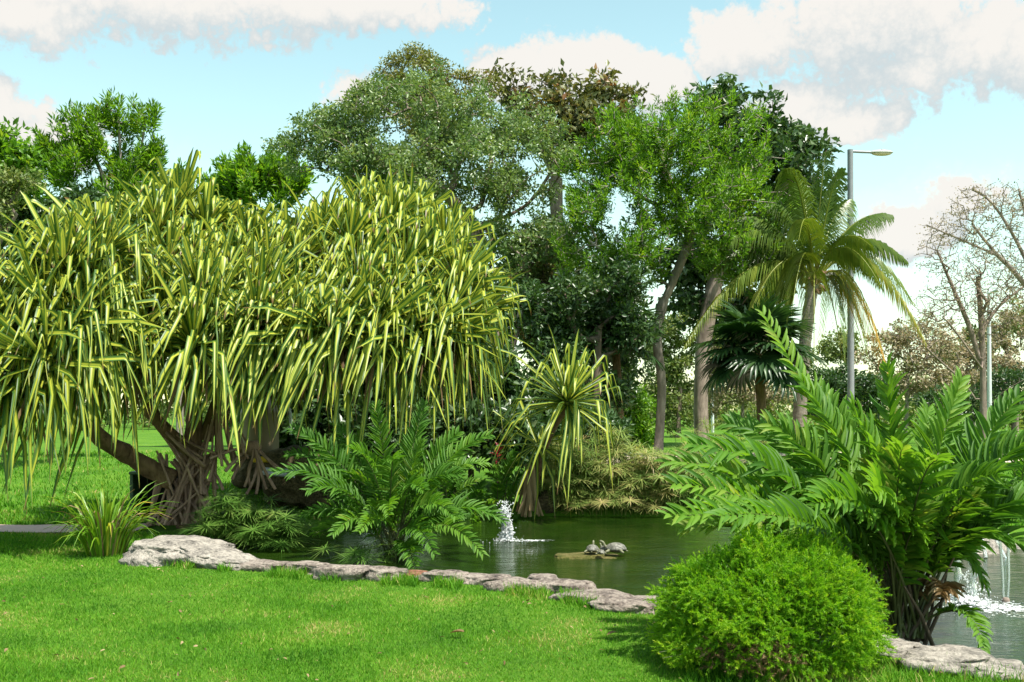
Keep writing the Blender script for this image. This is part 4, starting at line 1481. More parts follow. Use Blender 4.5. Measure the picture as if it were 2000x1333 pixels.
def leather_fern(label, base, specs, npair, Lm, Wm, box_px=None, step=5, n_obj=300, group='leather ferns round the pond', rr=0.011, tilt=0.0):
    t = thing('leather_fern', label, 'fern', base, group)
    geo = []
    for k, (a, c, tip, tw, sc) in enumerate(specs):
        geo.append(frond_geo(a, c, tip, max(8, int(npair * (0.6 + 0.4 * sc))), Lm * sc, Wm * (0.5 + 0.5 * sc), tw, seed=k + int(abs(base[0]) * 100)))
    chosen = set()
    flat = [(i, j) for i, g in enumerate(geo) for j in range(len(g[2]))]
    if box_px is not None:
        pl = [(LT_V @ geo[i][1][j].T + geo[i][2][j], LT_F) for i, j in flat]
        order, cnt = visible_rank(pl, box_px, step)
        chosen = {flat[q] for q in order[:n_obj] if cnt[q] > 0}
    rest = MB()
    for i, (pts, Ms, Ts) in enumerate(geo):
        m = MB()
        tube(m, pts, np.linspace(rr, rr * 0.22, len(pts)), 6)
        if box_px is None:
            m.inst(LT_V, LT_F, Ms, Ts, np.clip(rng.normal(0.45, 0.2, len(Ts)), 0, 1), LT_UV, 1)
            part('frond', m, [MAT['fern_stalk'], MAT['fern']], t)
            continue
        fr = part('frond', m, [MAT['fern_stalk']], t)
        sel = [j for j in range(len(Ts)) if (i, j) in chosen]
        oth = [j for j in range(len(Ts)) if (i, j) not in chosen]
        tone = rng.integers(0, 4)
        for j in sel:
            place('leaflet', LEAFLETS[(tone + int(rng.integers(0, 2))) % 4], Ms[j], Ts[j], fr)
        if oth:
            rest.inst(LT_V, LT_F, Ms[oth], Ts[oth], np.clip(rng.normal(0.2 + 0.18 * tone, 0.12, len(oth)), 0, 1), LT_UV)
    if rest.n:
        part('leaflets', rest, MAT['fern'], t, kind='stuff')
    return t


def spec_tip(base, tip, lift, tw=0.0, sc=1.0, spread=0.12):
    base, tip = np.asarray(base, float), np.asarray(tip, float)
    a = base + np.array((rng.uniform(-spread, spread), rng.uniform(-spread, spread), 0))
    c = a + (tip - a) * 0.42 + np.array((0, 0, lift))
    if tw is not None and abs(tw) < 0.45:
        tw = tw + 0.6 * (1 if tip[0] < base[0] else -1)
    return (a, c, tip, tw, sc)


def ring_specs(base, n, reach, height, seed, drop=0.3, az0=0.0, azr=2 * math.pi, sc=(0.75, 1.0)):
    r = np.random.default_rng(seed)
    out = []
    for k in range(n):
        az = az0 + azr * (k * 0.618034 % 1.0)
        q = (k + 0.5) / n                      # inner upright to outer arching
        R = reach * (0.25 + 0.8 * q) * r.uniform(0.85, 1.1)
        Z = height * (1.0 - 0.85 * q ** 1.4) * r.uniform(0.85, 1.1) - drop * q ** 2
        tip = np.asarray(base) + np.array((math.cos(az) * R, math.sin(az) * R, Z))
        out.append(spec_tip(base, tip, height * r.uniform(0.25, 0.5), r.uniform(-.7, .7), r.uniform(*sc)))
    return out


# right hand fern, near
base = P(1768, 1238, 7.35)
base[2] = -0.02
S = []
for px, py, d, lift, tw, sc in (
        (1487, 612, 7.9, 0.40, 0.5, 0.75), (1345, 872, 6.9, 0.75, 0.1, 1.0), (1305, 905, 7.3, 0.7, 0.0, 1.0), (1312, 950, 6.7, 0.62, 0.1, 1.0), (1300, 1010, 6.4, 0.6, 0.1, 0.95), (1330, 1035, 7.2, 0.6, -0.1, 0.9),
        (1738, 712, 7.8, 0.35, 0.9, 1.0), (1560, 742, 7.6, 0.45, 0.6, 0.95), (1810, 800, 8.3, 0.4, -0.6, 0.9), (1876, 742, 8.0, 0.35, -0.8, 0.95), (1990, 775, 7.6, 0.42, -0.5, 1.0), (2035, 850, 7.0, 0.55, -0.2, 1.0),
        (1660, 800, 7.0, 0.5, 0.4, 0.95), (1610, 770, 8.2, 0.5, 0.3, 0.9), (1700, 830, 8.0, 0.4, 0.3, 0.9), (1500, 830, 7.4, 0.65, 0.3, 0.95), (1420, 830, 8.0, 0.75, 0.2, 0.95),
        (1590, 985, 6.2, 0.75, 0.2, 0.95), (1700, 960, 6.1, 0.8, 0.3, 0.85), (1830, 900, 6.3, 0.7, -0.4, 0.85), (1950, 930, 6.5, 0.65, -0.3, 0.9), (2050, 990, 7.0, 0.7, -0.1, 1.0), (2060, 1080, 6.8, 0.62, 0.0, 1.0),
        (2000, 960, 8.4, 0.6, -0.2, 0.9), (1425, 930, 8.1, 0.75, 0.0, 0.95), (1400, 1010, 6.1, 0.62, 0.1, 0.8), (1860, 860, 8.8, 0.5, 0.1, 0.9), (1540, 900, 8.6, 0.6, 0.1, 0.95), (1960, 860, 8.0, 0.5, -0.3, 1.0),
        (1910, 1130, 6.9, 0.5, 0.1, 0.75), (1990, 1075, 6.6, 0.45, 0.1, 0.8), (1640, 930, 8.9, 0.6, 0.2, 0.95), (1760, 880, 6.5, 0.6, 0.6, 0.9), (1480, 960, 7.2, 0.8, 0.2, 0.9), (1900, 960, 7.4, 0.6, -0.5, 0.9), (1720, 1010, 6.6, 0.7, 0.1, 0.8),
        (1560, 1040, 7.0, 0.6, 0.1, 0.8), (1850, 1010, 7.0, 0.55, -0.3, 0.85)):
    S.append(spec_tip(base, P(px, py, d), lift, tw, sc))
S += [q for q in ring_specs(base, 14, 1.1, 1.25, 9, sc=(0.75, 1.0)) if not (q[2][2] < 0.62 and q[2][0] > base[0] - 0.15)]
S = [q for q in S if not (q[2][0] / q[2][1] * 2000 + 1000 > 1790 and 800 - (q[2][2] - EYE) / q[2][1] * 2000 > 1060)]
for px, py, d, lift, tw, sc in ((2010, 1075, 6.9, 0.75, 0.0, 0.8), (1925, 1150, 7.2, 0.95, 0.1, 0.75), (1945, 1050, 7.6, 0.7, 0.2, 0.8)):
    S.append(spec_tip(base, P(px, py, d), lift, tw, sc))
# one low frond bending over the water
S.append((base, base + np.array((0.40, -0.15, 0.42)), P(1922, 1272, 6.75), 0.2, 0.5))
fern_r = leather_fern('huge leather fern with fronds fanning out on the right bank above the feathery bush', base, S, 36, 0.32, 0.044, (1280, 590, 2000, 1333), 4, 300, rr=0.012)
m = MB()
for k in range(34):
    a = base + np.array((rng.uniform(-.16, .16), rng.uniform(-.12, .12), -0.05))
    e = a + np.array((rng.uniform(-.35, .3), rng.uniform(-.25, .3), rng.uniform(0.25, 0.7)))
    tube(m, [a, (a + e) / 2 + rng.normal(0, .02, 3), e], [0.016, 0.013, 0.006], 5)
part('old_stalks', m, MAT['bark_dark'], fern_r, kind='stuff')

for a_, c_, t_ in ((base, base + np.array((0.25, -0.1, 0.45)), P(1838, 1165, 7.0)),):
    pts_, Ms_, Ts_ = frond_geo(a_, c_, t_, 18, 0.2, 0.03, 0.3, 77, 0.35)
    m = MB()
    tube(m, pts_, np.linspace(0.01, 0.003, len(pts_)), 6)
    m.inst(LT_V, LT_F, Ms_ * np.array((1, 1, 2.2)), Ts_, rng.random(len(Ts_)), LT_UV)
    part('dead_frond', m, MAT['dry'], fern_r, label='withered brown frond')

# middle fern in the water
base = P(770, 1088, 12.2)
base[2] = WATER_Z - 0.02
S = []
for px, py, d, lift, tw, sc in (
        (735, 790, 12.4, 0.25, 0.9, 1.0), (830, 785, 12.8, 0.3, -0.6, 1.0), (570, 838, 12.5, 0.6, 0.3, 1.0), (655, 830, 12.8, 0.45, 0.4, 0.95), (895, 845, 12.6, 0.5, -0.3, 1.0), (958, 850, 12.2, 0.65, -0.3, 0.9),
        (535, 925, 12.0, 0.75, 0.1, 1.0), (560, 890, 12.8, 0.8, 0.0, 1.0), (900, 930, 11.8, 0.7, -0.2, 0.95), (950, 905, 12.6, 0.7, -0.1, 0.95), (985, 1020, 12.0, 0.7, 0.0, 0.95), (945, 1085, 11.4, 0.7, 0.0, 0.85),
        (690, 880, 11.4, 0.7, 0.2, 0.95), (770, 900, 11.0, 0.8, 0.1, 0.95), (830, 960, 10.9, 0.75, 0.0, 0.9), (600, 960, 11.6, 0.7, 0.1, 0.95), (650, 1045, 11.4, 0.62, 0.0, 0.8), (700, 1040, 11.0, 0.6, 0.0, 0.8),
        (850, 1085, 10.9, 0.62, 0.0, 0.85), (800, 860, 13.2, 0.3, 0.3, 0.95), (700, 850, 13.2, 0.35, 0.3, 0.95), (640, 900, 13.2, 0.6, 0.1, 0.95), (890, 1010, 11.0, 0.7, -0.1, 0.9), (760, 1010, 10.8, 0.7, 0.2, 0.8), (590, 1010, 12.2, 0.6, 0.1, 0.8)):
    S.append(spec_tip(base, P(px, py, d), lift, tw, sc))
S += ring_specs(base, 12, 1.1, 1.3, 5)
fern_m = leather_fern('big leather fern growing out of the pond in the middle, left of the foaming jet', base, S, 34, 0.26, 0.034, (520, 770, 1000, 1130), 3.5, 300, rr=0.011)

# smaller ferns at the back
for label, px, d, n, R, Hh, sd in (
        ('leather fern on the far right shore behind the peaked rock slab', 1990, 14.6, 16, 0.95, 1.25, 12), ('leather fern on the far right shore glimpsed through the big near fern', 1690, 15.2, 14, 0.85, 1.0, 13),
        ('small dark leather fern on the far bank behind the foaming jet', 945, 15.9, 15, 0.75, 0.85, 2), ('shaded leather fern under the fringe of the variegated crown, right of the tank', 655, 15.8, 13, 0.7, 1.2, 3),
        ('shaded leather fern deep under the variegated crown right of the big middle fern', 875, 16.2, 15, 0.8, 1.25, 4), ('leafy fern at the water edge right behind the foaming jet', 915, 16.3, 14, 0.8, 0.7, 6), ('fern at the foot of the small screw pine, left of its dead leaves', 985, 16.6, 12, 0.6, 0.9, 7),
        ('dark leather fern hanging over the beige tank', 470, 16.9, 9, 0.6, 0.9, 5)):
    b = on_ground(px, d)
    if px == 470:
        b[2] += 0.75
    leather_fern(label, b, ring_specs(b, n, R, Hh, sd), 17, 0.2, 0.045, None)

# ------------------------------------------------------------------ variegated screw pines
def pand_leaf(o, ax, d, L, w, kink, bend, r):
    """folded strap: straight part, then a sharp bend and a hanging tip. returns verts, faces, lc"""
    s = np.cross(d, ax)
    if np.linalg.norm(s) < 0.05:
        s = np.cross(d, (1.0, 0.3, 0))
    s = nrm(s)
    g = np.array((0, 0, -1.0))
    hz = d * np.array((1, 1, 0.0))
    hz = nrm(hz) if np.linalg.norm(hz) > 0.05 else nrm(np.array((r.normal(), r.normal(), 0)))
    d2 = nrm(d * (1 - bend) + (d * 0.12 + hz * 0.28 + g * r.uniform(0.8, 1.25) + np.array((-0.22, -0.06, 0))) * bend)
    d3 = nrm(d2 * 0.9 + g * 0.22)
    rows, lc = [], []
    rnd = r.random()
    c = np.array(o, float)
    d1 = nrm(d + g * 0.10)
    seq = ((0.0, d, .8), (0.4 * kink, d, 1.0), (kink - 0.008, d1, .97), (kink + 0.008, nrm(d1 + d2), .94), (kink + (1 - kink) * 0.5, d2, .70), (1.0, d3, .05))
    last = 0.0
    for u, dd, ww in seq:
        c = c + dd * (u - last) * L
        last = u
        nn = nrm(np.cross(s, dd))
        keel = 0.32 * w * ww
        rows += [c - s * w * 0.5 * ww + nn * keel, c, c + s * w * 0.5 * ww + nn * keel]
        lc += [(-1, u, rnd), (0, u, rnd), (1, u, rnd)]
    f = []
    for i in range(len(seq) - 1):
        for j in range(2):
            q = i * 3 + j
            f.append((q, q + 1, q + 4, q + 3))
    return np.array(rows), np.array(f), np.array(lc)


def rosette(C, ax, n, L, w, r, th0=8, th1=112, up=0.0):
    out = []
    ax = nrm(ax)
    a1 = nrm(np.cross(ax, (0.3, 0.9, 0.1)))
    a2 = np.cross(ax, a1)
    for k in range(n):
        q = (k + 0.5) / n
        th = RAD(th0 + (th1 - th0) * q ** 0.8 + r.uniform(-7, 7))
        ph = k * 2.39996 + r.uniform(-0.35, 0.35)
        d = nrm(ax * math.cos(th) + (a1 * math.cos(ph) + a2 * math.sin(ph)) * math.sin(th) + np.array((0, 0, 0.10)))
        l = L * (0.7 + 0.35 * q) * r.uniform(0.7, 1.15)
        kink = r.uniform(0.30, 0.55) if q > 0.15 + 0.5 * up else r.uniform(0.58, 0.86)
        bend = r.uniform(0.85, 1.0) if r.random() > 0.14 else 0.1
        if q > 0.75:
            bend = max(bend, 0.75)
        out.append(pand_leaf(C + d * 0.05, ax, d, l, w * r.uniform(0.75, 1.15), kink, bend, r))
    return out


r = np.random.default_rng(11)
OUT = np.array([(-300, 640), (-150, 580), (0, 525), (100, 470), (190, 400), (310, 325), (420, 365), (500, 410), (600, 395), (700, 335), (820, 340), (900, 420), (960, 465), (1000, 560), (1020, 640)], float)


def outl(px):
    return np.interp(px, OUT[:, 0], OUT[:, 1])


heads, axes_ = [], []
ctr = P(430, 720, 14.6)
for dy, d, step, lo, hi in ((118, 16.2, 100, -200, 850), (104, 15.2, 74, -260, 865), (150, 14.5, 74, -230, 875), (200, 13.9, 74, -250, 885), (250, 13.4, 74, -210, 890), (300, 13.0, 76, -210, 890), (345, 12.7, 80, -150, 880)):
    px = lo + r.uniform(0, 40)
    while px < hi:
        qx = px + r.uniform(-22, 22)
        py = outl(qx) + dy + r.uniform(-22, 22)
        lim = 690 - max(0, qx - 600) * 0.12
        if py < lim:
            dd = d + r.uniform(-.25, .25) + 0.35 * abs(qx - 430) / 500
            if qx < 200:
                dd = 11.15 + max(0, dd - 12.6) * 0.22 + 0.9 * max(0.0, (qx - 60) / 140) ** 2
            p = P(qx, py, dd)
            heads.append(p)
            ax = nrm(nrm(p - ctr) * np.array((1.0, 1.0, 0.6)) * 0.75 + np.array((0, 0, 0.75)) + r.normal(0, 0.12, 3))
            axes_.append(ax)
        px += step
for qx, qy, dd in ((40, 660, 11.4), (165, 700, 11.9), (20, 750, 11.2), (-70, 740, 11.3), (95, 715, 11.3), (215, 700, 12.2), (130, 640, 11.7), (-20, 690, 11.7), (250, 670, 12.6), (880, 660, 13.6), (905, 620, 14.4), (890, 560, 14.0), (820, 655, 13.2), (-120, 640, 11.8), (640, 650, 12.9), (500, 640, 13.0), (720, 655, 13.0), (580, 655, 13.0), (410, 640, 13.0), (760, 640, 15.5), (600, 640, 15.5), (880, 640, 15.8)):
    p = P(qx, qy, dd)
    heads.append(p)
    axes_.append(nrm(nrm(p - ctr) * 0.9 + np.array((0, 0, 0.45))))
LVS = []
for p, ax in zip(heads, axes_):
    up_ = float(np.clip((p[2] - 2.6) / 0.9, 0, 1))
    LVS += rosette(p, ax, int(r.integers(66, 80)), r.uniform(1.0, 1.25) + 0.34 * (1 - up_), 0.076, r, 4, 112 - 20 * up_, up_)
order, cnt = visible_rank([(a, b) for a, b, c in LVS], (0, 300, 1060, 1000), 5)
b0 = on_ground(365, 13.9)
pand = thing('screw_pine', 'huge sprawling screw pine with yellow striped strap leaves and stilt roots, left of the pond', 'tree', b0, 'variegated screw pines')
chosen = [i for i in order[:300] if cnt[i] > 0]
cs = set(chosen)
for i in chosen:
    a, f, lc = LVS[i]
    m = MB()
    m.add(a, f, lc)
    part('leaf', m, MAT['pandanus'], pand)
m = MB()
for p, ax in zip(heads, axes_):
    for k in range(7):
        a_ = r.uniform(0, 6.28)
        d_ = nrm(np.array((math.cos(a_) * .6, math.sin(a_) * .6, -0.25)))
        v_, f_, l_ = pand_leaf(np.asarray(p) - (0, 0, .12), ax, d_, r.uniform(.7, 1.2), 0.06, 0.3, 0.9, r)
        m.add(v_, f_, l_)
part('withered_leaves', m, MAT['dry'], pand, kind='stuff')
m = MB()
for i, (a, f, lc) in enumerate(LVS):
    if i not in cs:
        m.add(a, f, lc)
part('leaves', m, MAT['pandanus'], pand, kind='stuff')
# trunk, limbs and the branches under the heads
D0 = 13.9
sk = [poly(b0, P(372, 900, D0), P(378, 800, D0), P(362, 720, 14.0), P(350, 640, 14.1)), poly(P(340, 940, 13.7), P(290, 915, 13.6), P(245, 885, 13.3), P(200, 860, 12.7), P(120, 770, 11.9), P(60, 720, 11.4)),
      poly(P(372, 880, 13.8), P(330, 845, 13.7), P(295, 805, 13.6), P(270, 740, 13.6), P(250, 680, 13.7)), poly(P(400, 860, 14.0), P(420, 800, 14.0), P(436, 755, 14.0), P(500, 680, 14.0), P(600, 640, 14.2)),
      poly(P(600, 650, 14.4), P(720, 600, 14.4), P(860, 600, 14.4))]
A, par, rr, nsk, ids = grow(sk, np.array(heads), 0.17, 0.045, 0.1)
k0 = 0
for li, pl in enumerate(sk):
    m = MB()
    rad = np.linspace((0.135, 0.12, 0.10, 0.085, 0.075)[li], (0.09, 0.085, 0.07, 0.065, 0.055)[li], len(pl))
    pl2 = np.asarray(pl)
    tube(m, pl2, rad * (1 + 0.10 * np.sin(np.arange(len(pl)) * 2.3)), 14, 0, 0.35, li + 3)
    part('trunk' if li == 0 else 'limb', m, MAT['pandan_bark'], pand)
m = MB()
segs(m, A, par, np.clip(rr, 0.035, 0.09), np.arange(nsk, len(A)), 7)
part('branches', m, MAT['pandan_bark'], pand, kind='stuff')


def root(px0, py0, d0, px1, py1, d1, w=0.028, sag=0.0):
    a, b = P(px0, py0, d0), P(px1, py1, d1)
    b[2] = max(b[2], gz1(b[0], b[1]) - 0.05) if py1 > 1000 else b[2]
    c = (a + b) / 2 + np.array((r.normal(0, .05), r.normal(0, .05), sag + r.normal(0, .03)))
    m = MB()
    tube(m, bez(a, c, b, 7), np.linspace(w * 0.85, w, 7), 7, 0, 0.15, int(px0))
    part('prop_root', m, MAT['root'], pand)


for k in range(34):                                  # the lower cone of stilts
    px0 = r.uniform(305, 415)
    fx = 285 + (k + r.random()) / 34 * 155
    root(px0, r.uniform(880, 940), 13.7 + r.uniform(-.2, .2), fx, 1026, 13.55 + r.uniform(-.3, .4), r.uniform(0.016, 0.028))
for px0, py0, px1, py1, w in (
        (318, 842, 378, 940, .028), (325, 845, 398, 905, .03), (330, 850, 405, 890, .026), (345, 850, 420, 880, .026), (412, 830, 392, 905, .026), (418, 812, 398, 900, .026), (422, 800, 420, 935, .032), (426, 805, 448, 905, .03),
        (432, 785, 455, 900, .03), (436, 790, 470, 890, .028), (436, 775, 478, 880, .03), (430, 800, 438, 890, .024), (442, 800, 500, 890, .024), (408, 830, 380, 900, .022), (492, 872, 440, 915, .03), (490, 876, 455, 930, .026),
        (495, 878, 478, 945, .028), (497, 880, 500, 960, .03), (500, 880, 520, 950, .028), (502, 878, 540, 910, .022), (488, 872, 410, 890, .03), (400, 905, 400, 960, .03), (385, 905, 350, 985, .032), (410, 905, 425, 950, .028), (375, 930, 330, 1000, .03)):
    for rep in range(2):
        root(px0 + rep * r.uniform(-8, 8), py0 + rep * r.uniform(-6, 10), 13.75 + r.uniform(-.2, .2), px1 + rep * r.uniform(-22, 22), py1 + 6, 13.6 + r.uniform(-.25, .25), w * r.uniform(0.55, 0.8))
for px, py in ((403, 905), (494, 875), (432, 780)):      # woody knuckles the stilts spring from
    m = MB()
    rock_mesh(m, P(px, py, 13.75), (0.2, 0.2, 0.2), px, 2, 0.25)
    part('root_knuckle', m, MAT['root'], pand)

# small screw pine on the far bank
C0 = P(1108, 788, 15.8)
b1 = on_ground(1038, 16.9)
sp2 = thing('screw_pine', 'small screw pine with one open head of yellow striped leaves in front of the sedges', 'tree', b1, 'variegated screw pines')
m = MB()
tube(m, bez(b1 + (0, 0, -0.1), P(1040, 880, 16.2), C0 - (0, 0, 0.05), 12), np.linspace(0.085, 0.06, 12), 10, 0, 0.3, 9)
part('trunk', m, MAT['pandan_bark'], sp2)
LV2 = rosette(C0, (0.15, -0.3, 1.0), 92, 1.5, 0.06, r, 4, 124, 0.7) + rosette(P(1050, 870, 16.2), (-0.25, -0.4, 0.7), 34, 1.3, 0.055, r, 40, 150)
for a, f, lc in LV2:
    m = MB()
    m.add(a, f, lc)
    part('leaf', m, MAT['pandanus'], sp2)
for k in range(16):
    px = 1015 + 40 * k / 15
    a, b = P(1035 + r.uniform(-8, 8), r.uniform(900, 960), 16.2), P(px + r.uniform(-6, 6), r.uniform(995, 1012), 16.1 + r.uniform(-.2, .1))
    m = MB()
    w = r.uniform(0.02, 0.035)
    pp = bez(a, (a + b) / 2 + (0, -0.04, 0), b, 5)
    m.add(np.concatenate([np.column_stack([pp[:, 0] - w, pp[:, 1], pp[:, 2]]), np.column_stack([pp[:, 0], pp[:, 1] - 0.02, pp[:, 2]]), np.column_stack([pp[:, 0] + w * np.linspace(1, .3, 5), pp[:, 1], pp[:, 2]])]),
          [(i, i + 5, i + 6, i + 1) for i in range(4)] + [(i + 5, i + 10, i + 11, i + 6) for i in range(4)], [(0, 0, 0.3 + 0.6 * r.random())] * 15)
    part('dead_leaf', m, MAT['dry'], sp2)

# ------------------------------------------------------------------ sedges
def umbel_mesh(seed, mat, h=1.0):
    q = np.random.default_rng(seed)
    m = MB()
    lean = q.normal(0, 0.10, 2)
    tp = np.array((lean[0], lean[1], 1.0))
    tube(m, bez((0, 0, 0), (0, 0, 0.6), tp, 6), [0.006] * 6, 4, rnd=0.4)
    n = 32
    tone = q.uniform(-0.25, 0.25)
    for k in range(n):
        az = k * 2 * math.pi / n + q.uniform(-.15, .15)
        L = q.uniform(0.20, 0.34)
        e = q.uniform(-0.1, 0.75)
        d = np.array((math.cos(az) * math.cos(e), math.sin(az) * math.cos(e), math.sin(e)))
        s = np.array((-math.sin(az), math.cos(az), 0)) * q.uniform(0.004, 0.0075)
        dr = q.uniform(0.05, 0.16)
        rows, lc = [], []
        rn = np.clip(q.normal(0.5 + tone, 0.25), 0, 1)
        for u, ww in ((0, .6), (.5, 1), (1, .1)):
            c = tp + d * L * u + np.array((0, 0, -dr * u * u))
            rows += [c - s * ww, c + s * ww]
            lc += [(-1, u, rn), (1, u, rn)]
        m.add(rows, [(0, 1, 3, 2), (2, 3, 5, 4)], lc)
    return m.mesh('umbel', mat)


UMB_Y = [umbel_mesh(s, MAT['cyperus']) for s in range(8)]
UMB_G = [umbel_mesh(s + 20, MAT['cyperus_green']) for s in range(8)]


def sedge(label, px, d, n, rx, ry, h, meshes, group, zb=None, sd=0, lean=0.3):
    q = np.random.default_rng(sd + 40)
    b = on_ground(px, d)
    if zb is not None:
        b[2] = zb
    t = thing('sedge_clump', label, 'sedge', b, group)
    for k in range(n):
        a = q.uniform(0, 2 * math.pi)
        u = math.sqrt(q.random())
        x, y = math.cos(a) * rx * u, math.sin(a) * ry * u
        T_ = b + np.array((x * 0.75, y * 0.75, -0.05))
        T_[2] = b[2] - 0.05
        H = h * q.uniform(0.35, 1.12) * (1 - 0.42 * u * u)
        lx, ly = lean * math.cos(a) * u, lean * math.sin(a) * u - 0.08
        up = nrm(np.array((lx, ly, 1.0)))
        an = q.uniform(0, 6.28)
        xx = nrm(np.cross((math.sin(an), math.cos(an), 0.0), up))
        yy = np.cross(up, xx)
        sc = q.uniform(0.85, 1.15) * (0.9 + 0.1 * h)
        # stem stretched to its height, head kept in proportion
        M = np.stack([xx * sc, yy * sc, up * H], 1)
        place('umbel', meshes[int(q.integers(0, 8))], M, T_, t)
    return t


GR = 'straw green sedges along the far bank'
sedge('straw coloured sedge clump right behind the small screw pine, leftmost of the far bank', 1105, 16.9, 130, 0.55, 0.5, 1.05, UMB_Y, GR, 0.0, 1)
sedge('tallest straw coloured sedge clump in the middle of the far bank', 1185, 17.0, 150, 0.6, 0.55, 1.22, UMB_Y, GR, 0.0, 2)
sedge('straw coloured sedge clump behind the turtles on the far bank', 1260, 16.8, 140, 0.55, 0.5, 1.08, UMB_Y, GR, 0.0, 3)
sedge('straw coloured sedge clump half hidden by the right fern', 1330, 16.9, 130, 0.55, 0.5, 1.0, UMB_Y, GR, 0.0, 4)
sedge('low sedge clump hanging over the water below the tallest sedges', 1200, 16.6, 110, 0.95, 0.3, 0.5, UMB_Y, GR, -0.05, 5)
GR = 'green sedges beside the stilt roots'
sedge('green sedge clump in front of the stilt roots, left one', 455, 12.9, 90, 0.42, 0.4, 0.62, UMB_G, GR, -0.05, 6)
sedge('green sedge clump touching the big middle fern, right of the stilt roots', 532, 12.9, 70, 0.4, 0.35, 0.5, UMB_G, GR, -0.12, 7)
sedge('small sedge sprouting from the water below the middle fern', 715, 11.5, 10, 0.3, 0.18, 0.33, UMB_G, GR, WATER_Z, 8)
sedge('sedge clump in front of the sandy path right of the forked trunk', 1400, 22.5, 60, 1.2, 0.6, 1.15, UMB_Y, 'straw green sedges along the far bank', None, 9)
sedge('sedge clump seen through the fern beside the sandy path', 1560, 23.0, 60, 1.3, 0.6, 0.9, UMB_G, 'green sedges beside the sandy path', None, 10)
sedge('sedge clump on the right shore behind the big fern', 1700, 16.5, 60, 0.9, 0.5, 1.0, UMB_G, 'green sedges beside the sandy path', 0.0, 11)

# strap leaved clump on the lawn
b0 = P(205, 1084, 11.3)
b0[2] = gz1(b0[0], b0[1])
t = thing('lily_clump', 'yellow green clump of long strap leaves on the lawn left of the boulder', 'plant', b0)
for k in range(180):
    az = r.uniform(0, 2 * math.pi)
    u = r.random() ** 0.7
    a = b0 + np.array((math.cos(az) * 0.2 * u, math.sin(az) * 0.16 * u, -0.01))
    L = r.uniform(0.55, 1.0)
    R = L * (0.12 + 0.55 * u)
    tip = a + np.array((math.cos(az) * R, math.sin(az) * R, max(0.05, L * (0.95 - 0.75 * u * r.random()) - 0.1)))
    c = a + np.array((math.cos(az) * R * 0.3, math.sin(az) * R * 0.3, L * 0.75))
    pp = bez(a, c, tip, 6)
    s = nrm(np.array((-math.sin(az), math.cos(az), 0)) + r.normal(0, .3, 3))
    w = r.uniform(0.009, 0.016) * np.array((.8, 1, 1, .85, .55, .06))
    m = MB()
    rn = np.clip(r.normal(0.5, 0.22), 0, 1)
    lc = [(e, v_, rn) for v_ in np.linspace(0, 1, 6) for e in (-1, 0, 1)]
    rows = np.stack([pp - s * w[:, None] + (0, 0, 0.004), pp, pp + s * w[:, None] + (0, 0, 0.004)], 1).reshape(-1, 3)
    m.add(rows, [(i * 3 + j, i * 3 + j + 1, i * 3 + j + 4, i * 3 + j + 3) for i in range(5) for j in range(2)], lc)
    part('leaf', m, MAT['lily'] if k % 9 else MAT['dry'], t)

# red leaved plant
b0 = on_ground(972, 16.6)
t = thing('red_plant', 'small plant with crimson leaves between the ferns and the small screw pine', 'plant', b0)
c = P(972, 880, 16.6)
m = MB()
tube(m, [b0, (b0 + c) / 2, c], [0.02, 0.017, 0.012], 6)
part('stem', m, MAT['bark_dark'], t)
for k in range(16):
    az, e = k * 2.4, RAD(80 - 5.5 * k)
    d = np.array((math.cos(az) * math.cos(e), math.sin(az) * math.cos(e), math.sin(e)))
    s, dd, nn = frames(d[None])
    m = MB()
    m.inst(LT_V, LT_F, np.stack([s * 0.04, dd * 0.17, nn * 0.17], 2), (c - (0, 0, 0.012 * k))[None], np.array([r.random()]), LT_UV)
    part('leaf', m, MAT['red_leaf'] if k % 4 else T['dark'], t)

# ------------------------------------------------------------------ feathery bush
bc = P(1503, 1200, 6.4)
bc[2] = 0.0
t = thing('feathery_bush', 'round bright green feathery asparagus bush on the lawn in the right foreground', 'bush', bc)
n = 10500
u = nrm(rng.normal(size=(n, 3)) * np.array((1, 1, 0.9)) + np.array((0, -0.12, 0.25)))
u[:, 2] = np.where(u[:, 2] < -0.35, -u[:, 2], u[:, 2])
lump = np.array([noise.fractal(Vector(q) * 2.0, 1.0, 2.0, 3) for q in u])
rad = (1 + 0.24 * lump) * rng.uniform(0.74, 1.0, n)
pos = bc + np.array((0, 0, 0.26)) + u * rad[:, None] * np.array((0.67, 0.62, 0.52))
pos[:, 2] = np.maximum(pos[:, 2], 0.03)
d = nrm(u * 0.55 + rng.normal(size=(n, 3)) * 0.55 + np.array((0, 0, -0.02)))
K = 36
Ls = rng.uniform(0.05, 0.11, n)
s, d, nn = frames(d)
tt = rng.random((n, K)) ** 0.8
ph = rng.uniform(0, 2 * math.pi, (n, K))
ringd = np.cos(ph)[..., None] * s[:, None, :] + np.sin(ph)[..., None] * nn[:, None, :]
nd = nrm(ringd * (0.95 - 0.35 * tt)[..., None] + d[:, None, :] * (0.45 + 0.6 * tt)[..., None])
npos = pos[:, None, :] + d[:, None, :] * (tt * Ls[:, None])[..., None]
nl = rng.uniform(0.016, 0.034, (n, K)) * (1.12 - 0.5 * tt)
wv = nrm(np.cross(nd, rng.normal(size=(n, K, 3))))
vv = np.stack([npos - wv * 0.0026, npos + wv * 0.0026, npos + nd * nl[..., None]], 2).reshape(-1, 3)
cr = np.clip(0.42 + 0.3 * lump + rng.normal(0, 0.15, n), 0, 1)
col = np.clip(cr[:, None] * 0.75 + 0.28 * tt + rng.normal(0, 0.07, (n, K)), 0, 1)
lc = np.zeros((n, K, 3, 3))
lc[..., 2] = col[..., None]
